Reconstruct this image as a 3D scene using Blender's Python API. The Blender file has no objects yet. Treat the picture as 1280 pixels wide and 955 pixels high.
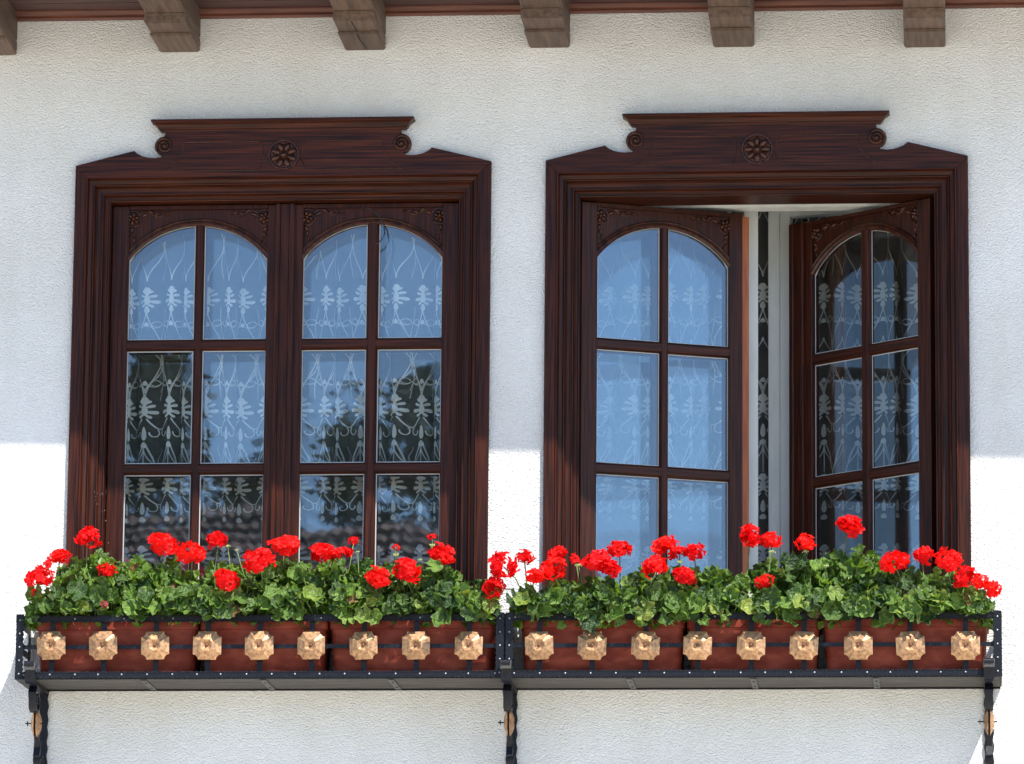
import bpy, math, random
from mathutils import Vector, Matrix
R = random.Random(11)
sc = bpy.context.scene
col = sc.collection
PI = math.pi

# ------------------------------------------------------------------ camera
CAM_H = 1.6; DIST = 15.4; FPX = 6394.508; CX, CY = 640.0, 477.5
def unit(v): return Vector(v).normalized()
Yc = unit((560, 1252.5, FPX)); Zc = unit((293, -32777.5, FPX)); Xc = Yc.cross(Zc).normalized()
cam_d = bpy.data.cameras.new('camera'); cam = bpy.data.objects.new('camera', cam_d); col.objects.link(cam)
cam_d.sensor_fit = 'HORIZONTAL'; cam_d.sensor_width = 36; cam_d.lens = FPX / 1280 * 36
cam_d.clip_start = 0.1; cam_d.clip_end = 2000
rt = Vector((Xc[0], Yc[0], Zc[0])); up = -Vector((Xc[1], Yc[1], Zc[1])); bk = -Vector((Xc[2], Yc[2], Zc[2]))
mw = Matrix((rt, up, bk)).transposed().to_4x4(); mw.translation = Vector((0, -DIST, CAM_H)); cam.matrix_world = mw
sc.camera = cam
def at(px, py, Y=0.0):
    """point of the place that a measured point of the photo shows, on the plane at depth Y (wall face = 0)"""
    d = Vector((px - CX, py - CY, FPX)); w = Vector((d.dot(Xc), d.dot(Yc), d.dot(Zc))); t = (Y + DIST) / w.y
    return Vector((w.x * t, Y, w.z * t + CAM_H))

# ------------------------------------------------------------------ light
SUN = Vector((0.75, -1.0, 1.75))
el = math.atan2(SUN.z, math.hypot(SUN.x, SUN.y)); az = math.atan2(SUN.x, SUN.y)
w = bpy.data.worlds.new('World'); sc.world = w; w.use_nodes = True
nt = w.node_tree; bg = nt.nodes['Background']; sky = nt.nodes.new('ShaderNodeTexSky')
sky.sky_type = 'NISHITA'; sky.sun_disc = False; sky.sun_elevation = el; sky.sun_rotation = az
sky.air_density = 1.0; sky.dust_density = 0.15; sky.ozone_density = 4.5; sky.altitude = 900
nt.links.new(sky.outputs[0], bg.inputs[0]); bg.inputs[1].default_value = 0.14
sl = bpy.data.lights.new('sun', 'SUN'); sl.energy = 4.6; sl.angle = math.radians(0.6); sl.color = (1, .95, .87)
so = bpy.data.objects.new('sun', sl); col.objects.link(so); so.rotation_euler = SUN.to_track_quat('Z', 'Y').to_euler(); so.location = (5, -8, 14)
vs = sc.view_settings; vs.view_transform = 'Standard'; vs.look = 'None'; vs.exposure = 0.96; vs.gamma = 1
sc.render.engine = 'CYCLES'; sc.cycles.transparent_max_bounces = 24; sc.cycles.max_bounces = 8

# ------------------------------------------------------------------ materials
def mat(name, base=(.5, .5, .5), rough=.6, metal=0, coat=0, spec=.5, c2=None, scale=(10, 10, 10), nscale=1.0, detail=4, bump=0, bscale=None, bdist=.002, rnd=0, lo=.35, hi=.65, sub=None):
    m = bpy.data.materials.new(name); m.use_nodes = True; n = m.node_tree.nodes; l = m.node_tree.links; b = n['Principled BSDF']
    b.inputs['Roughness'].default_value = rough; b.inputs['Metallic'].default_value = metal
    b.inputs['Coat Weight'].default_value = coat; b.inputs['Coat Roughness'].default_value = .15
    b.inputs['Specular IOR Level'].default_value = spec
    tc = n.new('ShaderNodeTexCoord'); mp = n.new('ShaderNodeMapping'); mp.inputs['Scale'].default_value = scale
    l.new(tc.outputs['Object'], mp.inputs[0])
    if rnd:
        oi0 = n.new('ShaderNodeObjectInfo'); mu0 = n.new('ShaderNodeMath'); mu0.operation = 'MULTIPLY'; mu0.inputs[1].default_value = 37; l.new(oi0.outputs['Random'], mu0.inputs[0]); l.new(mu0.outputs[0], mp.inputs['Location'])
    nz = n.new('ShaderNodeTexNoise'); nz.inputs['Scale'].default_value = nscale; nz.inputs['Detail'].default_value = detail
    l.new(mp.outputs[0], nz.inputs[0])
    out = None
    if c2:
        cr = n.new('ShaderNodeValToRGB'); cr.color_ramp.elements[0].position = lo; cr.color_ramp.elements[1].position = hi
        cr.color_ramp.elements[0].color = (*base, 1); cr.color_ramp.elements[1].color = (*c2, 1)
        l.new(nz.outputs[0], cr.inputs[0]); out = cr.outputs[0]
    else:
        rgb = n.new('ShaderNodeRGB'); rgb.outputs[0].default_value = (*base, 1); out = rgb.outputs[0]
    if rnd:
        oi = n.new('ShaderNodeObjectInfo'); hs = n.new('ShaderNodeHueSaturation'); mr = n.new('ShaderNodeMapRange')
        mr.inputs[3].default_value = 1 - rnd; mr.inputs[4].default_value = 1 + rnd
        l.new(oi.outputs['Random'], mr.inputs[0]); l.new(mr.outputs[0], hs.inputs['Value']); l.new(out, hs.inputs['Color']); out = hs.outputs[0]
    l.new(out, b.inputs['Base Color'])
    if bump:
        bp = n.new('ShaderNodeBump'); bp.inputs['Strength'].default_value = bump; bp.inputs['Distance'].default_value = bdist
        if bscale:
            n2 = n.new('ShaderNodeTexNoise'); n2.inputs['Scale'].default_value = bscale; n2.inputs['Detail'].default_value = 3
            l.new(tc.outputs['Object'], n2.inputs[0]); l.new(n2.outputs[0], bp.inputs['Height'])
        else: l.new(nz.outputs[0], bp.inputs['Height'])
        l.new(bp.outputs[0], b.inputs['Normal'])
    return m

W1, W2 = (.010, .0027, .0014), (.058, .0118, .0036)
wood_v = mat('varnished_wood_upright', W1, .42, coat=0, spec=.22, c2=W2, scale=(230, 230, 6), bump=.25, rnd=.12)
wood_h = mat('varnished_wood_level', (.014, .0034, .0018), .40, coat=0, spec=.22, c2=(.092, .0205, .0065), scale=(5, 230, 230), lo=.36, hi=.80, bump=.2, rnd=.12)  # lighter than the upright wood: light reflected onto the head mouldings, put into the colour
wood_d = mat('carved_wood', (.013, .0035, .002), .36, coat=.05, spec=.4, c2=(.075, .020, .008), scale=(60, 60, 60), bump=.2)
wood_o = mat('raw_orange_wood', (.30, .075, .022), .6, c2=(.42, .13, .045), scale=(120, 120, 8), bump=.2)
wood_r = mat('rafter_wood', (.080, .051, .038), .7, c2=(.150, .096, .066), scale=(70, 5, 70), bump=.4, rnd=.18)
wood_t = mat('eave_trim_wood', (.07, .017, .008), .5, coat=.05, c2=(.15, .043, .019), scale=(5, 90, 90), bump=.3)
wood_s = mat('soffit_wood', (.05, .022, .02), .6, c2=(.09, .042, .034), scale=(4, 90, 90), bump=.3)
white_w = mat('white_painted_wood', (.62, .64, .60), .5, c2=(.72, .73, .69), scale=(30, 30, 6), bump=.15)
putty_glint_m = mat('putty_glint', (.45, .47, .46), .5)  # putty strip coloured pale to paint the bright reflection along the pane edges
iron = mat('black_wrought_iron', (.003, .0033, .006), .42, metal=.0, coat=.0, spec=.3, c2=(.008, .009, .014), scale=(160, 160, 160), bump=.5, bdist=.0015)
iron_b = mat('burnished_iron_edge', (.02, .021, .026), .25, metal=.6)
steel = mat('bright_rivet', (.35, .36, .39), .42, metal=.8)
iron_g = mat('worn_grey_iron', (.04, .04, .038), .4, metal=.5, c2=(.12, .12, .115), scale=(50, 50, 50), bump=.3)
copper = mat('hammered_copper', (.24, .125, .07), .46, metal=.55, c2=(.52, .30, .15), scale=(100, 100, 100), detail=6, lo=.3, hi=.6, bump=.45, bdist=.003, rnd=.16)
copper_c = mat('copper_boss', (.16, .075, .04), .5, metal=.5)
terra = mat('terracotta_plastic', (.15, .018, .008), .6, spec=.25, c2=(.27, .055, .030), scale=(16, 16, 34), detail=9, lo=.38, hi=.72, bump=.15, rnd=.12)
tray_m = mat('weathered_tray_board', (.035, .032, .028), .75, c2=(.09, .082, .072), scale=(6, 60, 60), bump=.4)
soil_m = mat('potting_soil', (.03, .02, .014), .95, c2=(.06, .04, .028), scale=(80, 80, 80), bump=.6)
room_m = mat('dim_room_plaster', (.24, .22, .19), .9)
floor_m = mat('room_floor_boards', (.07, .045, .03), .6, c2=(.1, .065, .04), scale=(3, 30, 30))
ground_m = mat('pale_paving', (.47, .43, .355), .85, c2=(.60, .55, .46), scale=(1, 1, 1), bump=.3)
stem_m = mat('geranium_stem', (.10, .17, .045), .6, c2=(.17, .22, .07), scale=(30, 30, 30))
bud_m = mat('flower_bud', (.30, .36, .12), .6)
crack_m = mat('dark_crack', (.008, .006, .005), .9)
cable_m = mat('black_cable', (.01, .01, .011), .4)
rtile_m = mat('roof_tile', (.075, .036, .034), .75, c2=(.20, .10, .085), scale=(3, 3, 3), rnd=.2)
nwall_m = mat('cream_render', (.5, .46, .38), .9)
needle_m = mat('conifer_needles', (.016, .035, .014), .8, c2=(.05, .085, .03), scale=(3, 3, 3))
bark_m = mat('bark', (.06, .04, .028), .9)
speck_m = mat('dried_white_specks', (.45, .43, .4), .8)
wilt_m = mat('wilted_petal', (.22, .025, .03), .8)

def stucco():
    m = bpy.data.materials.new('white_rough_plaster'); m.use_nodes = True; n = m.node_tree.nodes; l = m.node_tree.links; b = n['Principled BSDF']
    b.inputs['Roughness'].default_value = .85
    tc = n.new('ShaderNodeTexCoord')
    big = n.new('ShaderNodeTexNoise'); big.inputs['Scale'].default_value = 1.7; big.inputs['Detail'].default_value = 7; big.inputs['Roughness'].default_value = .62
    fine = n.new('ShaderNodeTexNoise'); fine.inputs['Scale'].default_value = 185; fine.inputs['Detail'].default_value = 3.5; fine.inputs['Roughness'].default_value = .6
    vo = n.new('ShaderNodeTexVoronoi'); vo.inputs['Scale'].default_value = 2.3; vo.inputs['Randomness'].default_value = 1
    dn = n.new('ShaderNodeTexNoise'); dn.inputs['Scale'].default_value = 30
    for t in (big, fine, dn): l.new(tc.outputs['Object'], t.inputs[0])
    mp = n.new('ShaderNodeMapping'); mp.inputs['Rotation'].default_value = (0, .5, 0); mp.inputs['Scale'].default_value = (1, .6, 1.35)
    l.new(tc.outputs['Object'], mp.inputs[0])
    mrg = n.new('ShaderNodeTexNoise'); mrg.inputs['Scale'].default_value = 105; mrg.inputs['Detail'].default_value = 2; l.new(mp.outputs[0], mrg.inputs[0])
    cr = n.new('ShaderNodeValToRGB'); cr.color_ramp.elements[0].color = (.72, .71, .67, 1); cr.color_ramp.elements[1].color = (.85, .85, .835, 1)
    cr.color_ramp.elements[0].position = .3; cr.color_ramp.elements[1].position = .7; l.new(big.outputs[0], cr.inputs[0])
    # small brown marks left by insects and drips
    ad = n.new('ShaderNodeVectorMath'); ad.operation = 'ADD'; sc1 = n.new('ShaderNodeVectorMath'); sc1.operation = 'SCALE'; sc1.inputs['Scale'].default_value = .02
    l.new(dn.outputs['Color'], sc1.inputs[0]); l.new(tc.outputs['Object'], ad.inputs[0]); l.new(sc1.outputs[0], ad.inputs[1]); l.new(ad.outputs[0], vo.inputs[0])
    sp = n.new('ShaderNodeValToRGB'); sp.color_ramp.elements[0].position = .012; sp.color_ramp.elements[1].position = .026
    sp.color_ramp.elements[0].color = (1, 1, 1, 1); sp.color_ramp.elements[1].color = (0, 0, 0, 1); l.new(vo.outputs['Distance'], sp.inputs[0])
    m5 = n.new('ShaderNodeMapping'); m5.inputs['Scale'].default_value = (9, 1, .8); l.new(tc.outputs['Object'], m5.inputs[0]); n5 = n.new('ShaderNodeTexNoise'); n5.inputs['Scale'].default_value = 1; n5.inputs['Detail'].default_value = 6; l.new(m5.outputs[0], n5.inputs[0])
    r5 = n.new('ShaderNodeValToRGB'); r5.color_ramp.elements[0].position = .42; r5.color_ramp.elements[1].position = .75; r5.color_ramp.elements[0].color = (1, 1, 1, 1); r5.color_ramp.elements[1].color = (.95, .945, .925, 1); l.new(n5.outputs[0], r5.inputs[0])
    m6 = n.new('ShaderNodeMixRGB'); m6.blend_type = 'MULTIPLY'; m6.inputs[0].default_value = 1; l.new(cr.outputs[0], m6.inputs[1]); l.new(r5.outputs[0], m6.inputs[2])
    mx = n.new('ShaderNodeMixRGB'); mx.inputs[2].default_value = (.30, .24, .15, 1); l.new(sp.outputs[0], mx.inputs[0]); l.new(m6.outputs[0], mx.inputs[1])
    l.new(mx.outputs[0], b.inputs['Base Color'])
    v2 = n.new('ShaderNodeTexVoronoi'); v2.feature = 'SMOOTH_F1'; v2.inputs['Scale'].default_value = 150; v2.inputs['Smoothness'].default_value = .35; l.new(mp.outputs[0], v2.inputs[0])
    mm = n.new('ShaderNodeMath'); mm.operation = 'SUBTRACT'; l.new(fine.outputs[0], mm.inputs[0]); m3 = n.new('ShaderNodeMath'); m3.operation = 'MULTIPLY'; m3.inputs[1].default_value = .55; l.new(v2.outputs['Distance'], m3.inputs[0]); l.new(m3.outputs[0], mm.inputs[1])
    rp = n.new('ShaderNodeMapRange'); rp.inputs[1].default_value = .05; rp.inputs[2].default_value = .55; rp.clamp = False; l.new(mm.outputs[0], rp.inputs[0])
    bp = n.new('ShaderNodeBump'); bp.inputs['Strength'].default_value = .7; bp.inputs['Distance'].default_value = .0048
    l.new(rp.outputs[0], bp.inputs['Height']); l.new(bp.outputs[0], b.inputs['Normal'])
    return m
stucco_m = stucco()

def glass(name, fac):
    m = bpy.data.materials.new(name); m.use_nodes = True; n = m.node_tree.nodes; l = m.node_tree.links; n.clear()
    o = n.new('ShaderNodeOutputMaterial'); mx = n.new('ShaderNodeMixShader'); t = n.new('ShaderNodeBsdfTransparent'); g = n.new('ShaderNodeBsdfGlossy')
    t.inputs[0].default_value = (.97, .985, .98, 1); g.inputs['Roughness'].default_value = .012; g.inputs[0].default_value = (.84, .92, 1, 1)
    tc = n.new('ShaderNodeTexCoord'); nz = n.new('ShaderNodeTexNoise'); nz.inputs['Scale'].default_value = 5; nz.inputs['Detail'].default_value = 1; bp = n.new('ShaderNodeBump')
    bp.inputs['Strength'].default_value = .09; bp.inputs['Distance'].default_value = .002
    l.new(tc.outputs['Object'], nz.inputs[0]); l.new(nz.outputs[0], bp.inputs['Height']); l.new(bp.outputs[0], g.inputs['Normal'])
    mx.inputs[0].default_value = fac
    l.new(t.outputs[0], mx.inputs[1]); l.new(g.outputs[0], mx.inputs[2]); l.new(mx.outputs[0], o.inputs[0]); return m
glass_m = glass('window_glass', .080); glass_i = glass('inner_glass', .048)

def cloth(name, colr, op, trans=.35):
    m = bpy.data.materials.new(name); m.use_nodes = True; n = m.node_tree.nodes; l = m.node_tree.links; n.clear()
    o = n.new('ShaderNodeOutputMaterial'); mx = n.new('ShaderNodeMixShader'); t = n.new('ShaderNodeBsdfTransparent'); d = n.new('ShaderNodeBsdfDiffuse'); tr = n.new('ShaderNodeBsdfTranslucent'); m2 = n.new('ShaderNodeMixShader')
    d.inputs[0].default_value = (*colr, 1); tr.inputs[0].default_value = (*colr, 1); m2.inputs[0].default_value = trans; mx.inputs[0].default_value = op
    l.new(d.outputs[0], m2.inputs[1]); l.new(tr.outputs[0], m2.inputs[2]); l.new(t.outputs[0], mx.inputs[1]); l.new(m2.outputs[0], mx.inputs[2]); l.new(mx.outputs[0], o.inputs[0]); return m
sheer_m = cloth('sheer_net', (.85, .86, .85), .15); lace_m = cloth('white_lace_thread', (.94, .95, .93), .80, .12); thread_m = cloth('thin_lace_thread', (.94, .95, .93), .7, .12)

def leafmat(name, c1, c2, rim, trans=.3, RIM=1.12):
    m = bpy.data.materials.new(name); m.use_nodes = True; n = m.node_tree.nodes; l = m.node_tree.links; b = n['Principled BSDF']; o = n['Material Output']
    b.inputs['Roughness'].default_value = .42; b.inputs['Specular IOR Level'].default_value = .2 if 'petal' in name else .5
    oi = n.new('ShaderNodeObjectInfo'); cr = n.new('ShaderNodeValToRGB'); cr.color_ramp.elements[0].color = (*c1, 1); cr.color_ramp.elements[1].color = (*c2, 1); l.new(oi.outputs['Random'], cr.inputs[0])
    tc = n.new('ShaderNodeTexCoord'); ln = n.new('ShaderNodeVectorMath'); ln.operation = 'LENGTH'; l.new(tc.outputs['Object'], ln.inputs[0])
    nz = n.new('ShaderNodeTexNoise'); nz.inputs['Scale'].default_value = 3.2; nz.inputs['Detail'].default_value = 3; l.new(tc.outputs['Object'], nz.inputs[0])
    ad = n.new('ShaderNodeMath'); ad.operation = 'MULTIPLY_ADD'; ad.inputs[1].default_value = .5; l.new(nz.outputs[0], ad.inputs[0]); l.new(ln.outputs['Value'], ad.inputs[2])
    rr = n.new('ShaderNodeValToRGB'); e = rr.color_ramp.elements; e[0].position = RIM; e[0].color = (0, 0, 0, 1); e[1].position = RIM + .25; e[1].color = (1, 1, 1, 1); l.new(ad.outputs[0], rr.inputs[0])
    mx = n.new('ShaderNodeMixRGB'); mx.inputs[2].default_value = (*rim, 1); l.new(rr.outputs[0], mx.inputs[0]); l.new(cr.outputs[0], mx.inputs[1])
    gr = n.new('ShaderNodeTexGradient'); gr.gradient_type = 'RADIAL'; l.new(tc.outputs['Object'], gr.inputs[0]); g1 = n.new('ShaderNodeMath'); g1.operation = 'MULTIPLY'; g1.inputs[1].default_value = 9; l.new(gr.outputs['Fac'], g1.inputs[0])
    g2 = n.new('ShaderNodeMath'); g2.operation = 'PINGPONG'; g2.inputs[1].default_value = .5; l.new(g1.outputs[0], g2.inputs[0])
    g3 = n.new('ShaderNodeMapRange'); g3.inputs[1].default_value = .0; g3.inputs[2].default_value = .11; g3.inputs[3].default_value = 1.0 if 'leaf' in name else 0; g3.inputs[4].default_value = 0; l.new(g2.outputs[0], g3.inputs[0])
    vm = n.new('ShaderNodeMixRGB'); vm.blend_type = 'ADD'; vm.inputs[2].default_value = (.05, .065, .02, 1); l.new(g3.outputs[0], vm.inputs[0])
    zr_ = n.new('ShaderNodeValToRGB'); e = zr_.color_ramp.elements; e[0].position = .42; e[0].color = (1, 1, 1, 1); e[1].position = .9; e[1].color = (1, 1, 1, 1); z5 = zr_.color_ramp.elements.new(.66); z5.color = ((.62, .62, .62, 1) if 'leaf' in name else (1, 1, 1, 1)); l.new(ln.outputs['Value'], zr_.inputs[0])
    zm_ = n.new('ShaderNodeMixRGB'); zm_.blend_type = 'MULTIPLY'; zm_.inputs[0].default_value = 1; l.new(mx.outputs[0], zm_.inputs[1]); l.new(zr_.outputs[0], zm_.inputs[2]); l.new(zm_.outputs[0], vm.inputs[1]); mx = vm
    l.new(mx.outputs[0], b.inputs['Base Color'])
    tr = n.new('ShaderNodeBsdfTranslucent'); ms = n.new('ShaderNodeMixShader'); ms.inputs[0].default_value = trans
    br = n.new('ShaderNodeMixRGB'); br.blend_type = 'MULTIPLY'; br.inputs[0].default_value = 1; br.inputs[2].default_value = (1.3, 1.2, .6, 1); l.new(mx.outputs[0], br.inputs[1]); l.new(br.outputs[0], tr.inputs[0])
    l.new(b.outputs[0], ms.inputs[1]); l.new(tr.outputs[0], ms.inputs[2]); l.new(ms.outputs[0], o.inputs[0])
    bp = n.new('ShaderNodeBump'); bp.inputs['Strength'].default_value = .4; bp.inputs['Distance'].default_value = .05; l.new(nz.outputs[0], bp.inputs['Height']); l.new(bp.outputs[0], b.inputs['Normal'])
    return m
leaf_m = leafmat('geranium_leaf', (.016, .055, .010), (.155, .285, .034), (.24, .33, .07), .36)
leaf_y = leafmat('yellowing_leaf', (.11, .23, .03), (.28, .34, .05), (.34, .22, .09), .3, 1.0)
leaf_b = leafmat('dry_leaf', (.13, .065, .022), (.26, .15, .05), (.30, .2, .1), .2, 1.0)
petal_m = leafmat('red_petal', (.74, .003, .006), (.90, .012, .007), (.85, .018, .012), .34)

# ------------------------------------------------------------------ builders
class MB:
    def __init__(s): s.v = []; s.f = []
    def add(s, vs_, fs):
        k = len(s.v); s.v += [tuple(v) for v in vs_]; s.f += [tuple(i + k for i in f) for f in fs]; return s
    def box(s, x0, x1, y0, y1, z0, z1, ch=0):
        if ch:   # chamfered front edges (front = low y)
            vs_ = []
            for (y, c) in ((y1, 0), (y0 + ch, 0), (y0, ch)):
                vs_ += [(x0 + c, y, z0 + c), (x1 - c, y, z0 + c), (x1 - c, y, z1 - c), (x0 + c, y, z1 - c)]
            fs = [(3, 2, 1, 0), (8, 9, 10, 11)]
            for a in (0, 4):
                for i in range(4): j = (i + 1) % 4; fs.append((a + i, a + j, a + 4 + j, a + 4 + i))
            return s.add(vs_, fs)
        vs_ = [(x, y, z) for x in (x0, x1) for y in (y0, y1) for z in (z0, z1)]
        return s.add(vs_, [(0, 1, 3, 2), (4, 6, 7, 5), (0, 4, 5, 1), (2, 3, 7, 6), (0, 2, 6, 4), (1, 5, 7, 3)])
    def prism(s, poly, y0, y1):      # polygon in x,z
        n = len(poly); return s.add([(x, y0, z) for x, z in poly] + [(x, y1, z) for x, z in poly],
            [tuple(range(n)), tuple(range(2 * n - 1, n - 1, -1))] + [(i, i + n, (i + 1) % n + n, (i + 1) % n) for i in range(n)])
    def prism_x(s, poly, x0, x1):    # polygon in y,z
        n = len(poly); return s.add([(x0, y, z) for y, z in poly] + [(x1, y, z) for y, z in poly],
            [tuple(range(n)), tuple(range(2 * n - 1, n - 1, -1))] + [(i, i + n, (i + 1) % n + n, (i + 1) % n) for i in range(n)])
    def tube(s, pts, r, n=6, r2=None):
        pts = [Vector(p) for p in pts]; k0 = len(s.v); N = len(pts)
        for i, p in enumerate(pts):
            t = (pts[min(i + 1, N - 1)] - pts[max(i - 1, 0)]).normalized()
            a = Vector((0, 0, 1)) if abs(t.z) < .9 else Vector((1, 0, 0)); u = t.cross(a).normalized(); q = t.cross(u)
            rr = r if r2 is None else r + (r2 - r) * i / (N - 1)
            for j in range(n): an = 2 * PI * j / n; s.v.append(tuple(p + u * math.cos(an) * rr + q * math.sin(an) * rr))
        for i in range(N - 1):
            for j in range(n): s.f.append((k0 + i * n + j, k0 + i * n + (j + 1) % n, k0 + (i + 1) * n + (j + 1) % n, k0 + (i + 1) * n + j))
        s.f.append(tuple(k0 + j for j in range(n))[::-1]); s.f.append(tuple(k0 + (N - 1) * n + j for j in range(n))); return s
    def dome(s, c, ax, r, h, n=8, rings=3):   # dome on a plane, axis ax
        c = Vector(c); ax = Vector(ax).normalized(); a = Vector((0, 0, 1)) if abs(ax.z) < .9 else Vector((1, 0, 0)); u = ax.cross(a).normalized(); q = ax.cross(u)
        k = len(s.v)
        for i in range(rings):
            t = i / rings * PI / 2
            for j in range(n): an = 2 * PI * j / n; s.v.append(tuple(c + (u * math.cos(an) + q * math.sin(an)) * r * math.cos(t) + ax * h * math.sin(t)))
        s.v.append(tuple(c + ax * h)); top = len(s.v) - 1
        for i in range(rings - 1):
            for j in range(n): s.f.append((k + i * n + j, k + i * n + (j + 1) % n, k + (i + 1) * n + (j + 1) % n, k + (i + 1) * n + j))
        for j in range(n): s.f.append((k + (rings - 1) * n + j, k + (rings - 1) * n + (j + 1) % n, top))
        return s
    def ell(s, c, a, b_, h, ang, n=8):        # half ellipsoid petal lying on x,z plane bulging to -y
        k = len(s.v); ca, sa = math.cos(ang), math.sin(ang)
        for (rr, hh) in ((1, 0), (.75, .62), (.35, .95)):
            for j in range(n):
                t = 2 * PI * j / n; x = a * rr * math.cos(t); z = b_ * rr * math.sin(t)
                s.v.append((c[0] + x * ca - z * sa, c[1] - h * hh, c[2] + x * sa + z * ca))
        s.v.append((c[0], c[1] - h, c[2])); top = len(s.v) - 1
        for i in range(2):
            for j in range(n): s.f.append((k + i * n + j, k + i * n + (j + 1) % n, k + (i + 1) * n + (j + 1) % n, k + (i + 1) * n + j))
        for j in range(n): s.f.append((k + 2 * n + j, k + 2 * n + (j + 1) % n, top))
        return s
    def strip(s, rows, close=False):          # list of equal-length point rows
        k = len(s.v); m_ = len(rows[0])
        for r_ in rows: s.v += [tuple(p) for p in r_]
        for i in range(len(rows) - 1):
            for j in range(m_ - 1 + (1 if close else 0)):
                j2 = (j + 1) % m_; s.f.append((k + i * m_ + j, k + i * m_ + j2, k + (i + 1) * m_ + j2, k + (i + 1) * m_ + j))
        return s
    def mesh(s, name, m, smooth=False, off=None):
        me = bpy.data.meshes.new(name); v = s.v if off is None else [(a[0] - off[0], a[1] - off[1], a[2] - off[2]) for a in s.v]
        me.from_pydata(v, [], s.f); me.materials.append(m)
        if smooth: me.shade_smooth()
        me.update(); return me
    def build(s, name, m, parent=None, smooth=False, angle=None):
        """vertices are in world coordinates (or the parent's own when it is a turned sash)"""
        off = parent.get('_o') if parent is not None else None
        me = s.mesh(name, m, smooth, off)
        o = bpy.data.objects.new(name, me); col.objects.link(o)
        if parent is not None:
            o.parent = parent
            if off is not None: o['_o'] = [off[0], off[1], off[2]]
        if angle: me.set_sharp_from_angle(angle=math.radians(angle))
        return o
def tag(o, label=None, cat=None, group=None, kind=None):
    if label: o['label'] = label
    if cat: o['category'] = cat
    if group: o['group'] = group
    if kind: o['kind'] = kind
    return o
def thing(name, loc, label, cat, group=None):
    o = bpy.data.objects.new(name, None); o.empty_display_size = .1; col.objects.link(o); o.location = loc; o['_o'] = list(loc)
    return tag(o, label, cat, group)
def rebase(o):     # top-level mesh built in world coordinates: fine as it is
    return o

# ================================================================== large structure
# outline of the two openings (same window twice)
XW = [at(94.4, 207.8, -.02).x, at(681.9, 202, -.02).x]       # left edge of each casing
ZS = at(94.4, 207.8, -.02).z                                  # shoulder height
def Lx(px, py, Y): return at(px, py, Y).x - XW[0]
def Lz(px, py, Y): return at(px, py, Y).z
CW = 1.304                                                    # casing width
UO = .105                                                     # casing width to opening
z_bot = Lz(100, 752, 0)
z_mold = Lz(111, 223.5, -.02); z_open = z_mold - (UO - .041)
holes = [(xw + .046, xw + CW - .046, z_bot, z_mold - .006) for xw in XW]

g = MB(); g.box(-60, 60, -80, 40, -.3, 0); tag(g.build('ground', ground_m), kind='structure')

def wall_mesh():
    b = MB(); X0, X1, Z0, Z1 = -7.0, 4.5, 0.0, ZS + .75; T = .24
    xs = sorted([X0, X1] + [h for q in holes for h in q[:2]]); zs = sorted([Z0, Z1, holes[0][2], holes[0][3]])
    def inh(x, z): return any(q[0] < x < q[1] and q[2] < z < q[3] for q in holes)
    for i in range(len(xs) - 1):
        for j in range(len(zs) - 1):
            if inh((xs[i] + xs[i + 1]) / 2, (zs[j] + zs[j + 1]) / 2): continue
            a, c, d, e = xs[i], xs[i + 1], zs[j], zs[j + 1]
            b.add([(a, 0, d), (c, 0, d), (c, 0, e), (a, 0, e)], [(0, 1, 2, 3)]); b.add([(a, T, d), (c, T, d), (c, T, e), (a, T, e)], [(3, 2, 1, 0)])
    for (a, c, d, e) in holes:
        b.add([(a, 0, d), (a, T, d), (a, T, e), (a, 0, e)], [(0, 1, 2, 3)]); b.add([(c, 0, d), (c, T, d), (c, T, e), (c, 0, e)], [(3, 2, 1, 0)])
        b.add([(a, 0, e), (c, 0, e), (c, T, e), (a, T, e)], [(3, 2, 1, 0)]); b.add([(a, 0, d), (c, 0, d), (c, T, d), (a, T, d)], [(0, 1, 2, 3)])
    b.add([(X0, 0, Z0), (X0, T, Z0), (X0, T, Z1), (X0, 0, Z1)], [(0, 1, 2, 3)]); b.add([(X1, 0, Z0), (X1, T, Z0), (X1, T, Z1), (X1, 0, Z1)], [(3, 2, 1, 0)])
    return b
tag(wall_mesh().build('house_wall', stucco_m), 'white rough plaster house wall round the two dark windows', 'wall')
# the dim room behind
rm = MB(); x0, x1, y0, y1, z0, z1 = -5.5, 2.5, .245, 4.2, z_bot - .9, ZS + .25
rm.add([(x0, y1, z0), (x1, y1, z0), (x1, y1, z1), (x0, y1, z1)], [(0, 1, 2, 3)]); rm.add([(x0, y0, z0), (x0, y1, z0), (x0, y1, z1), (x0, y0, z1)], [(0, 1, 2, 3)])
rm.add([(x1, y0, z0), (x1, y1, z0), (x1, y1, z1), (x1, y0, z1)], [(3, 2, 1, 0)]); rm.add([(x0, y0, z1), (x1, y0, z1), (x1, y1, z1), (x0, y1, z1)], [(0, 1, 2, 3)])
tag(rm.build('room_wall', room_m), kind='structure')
tag(MB().box(x0, x1, y0, y1, z0 - .1, z0 - .002).build('room_floor', floor_m), kind='structure')

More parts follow.
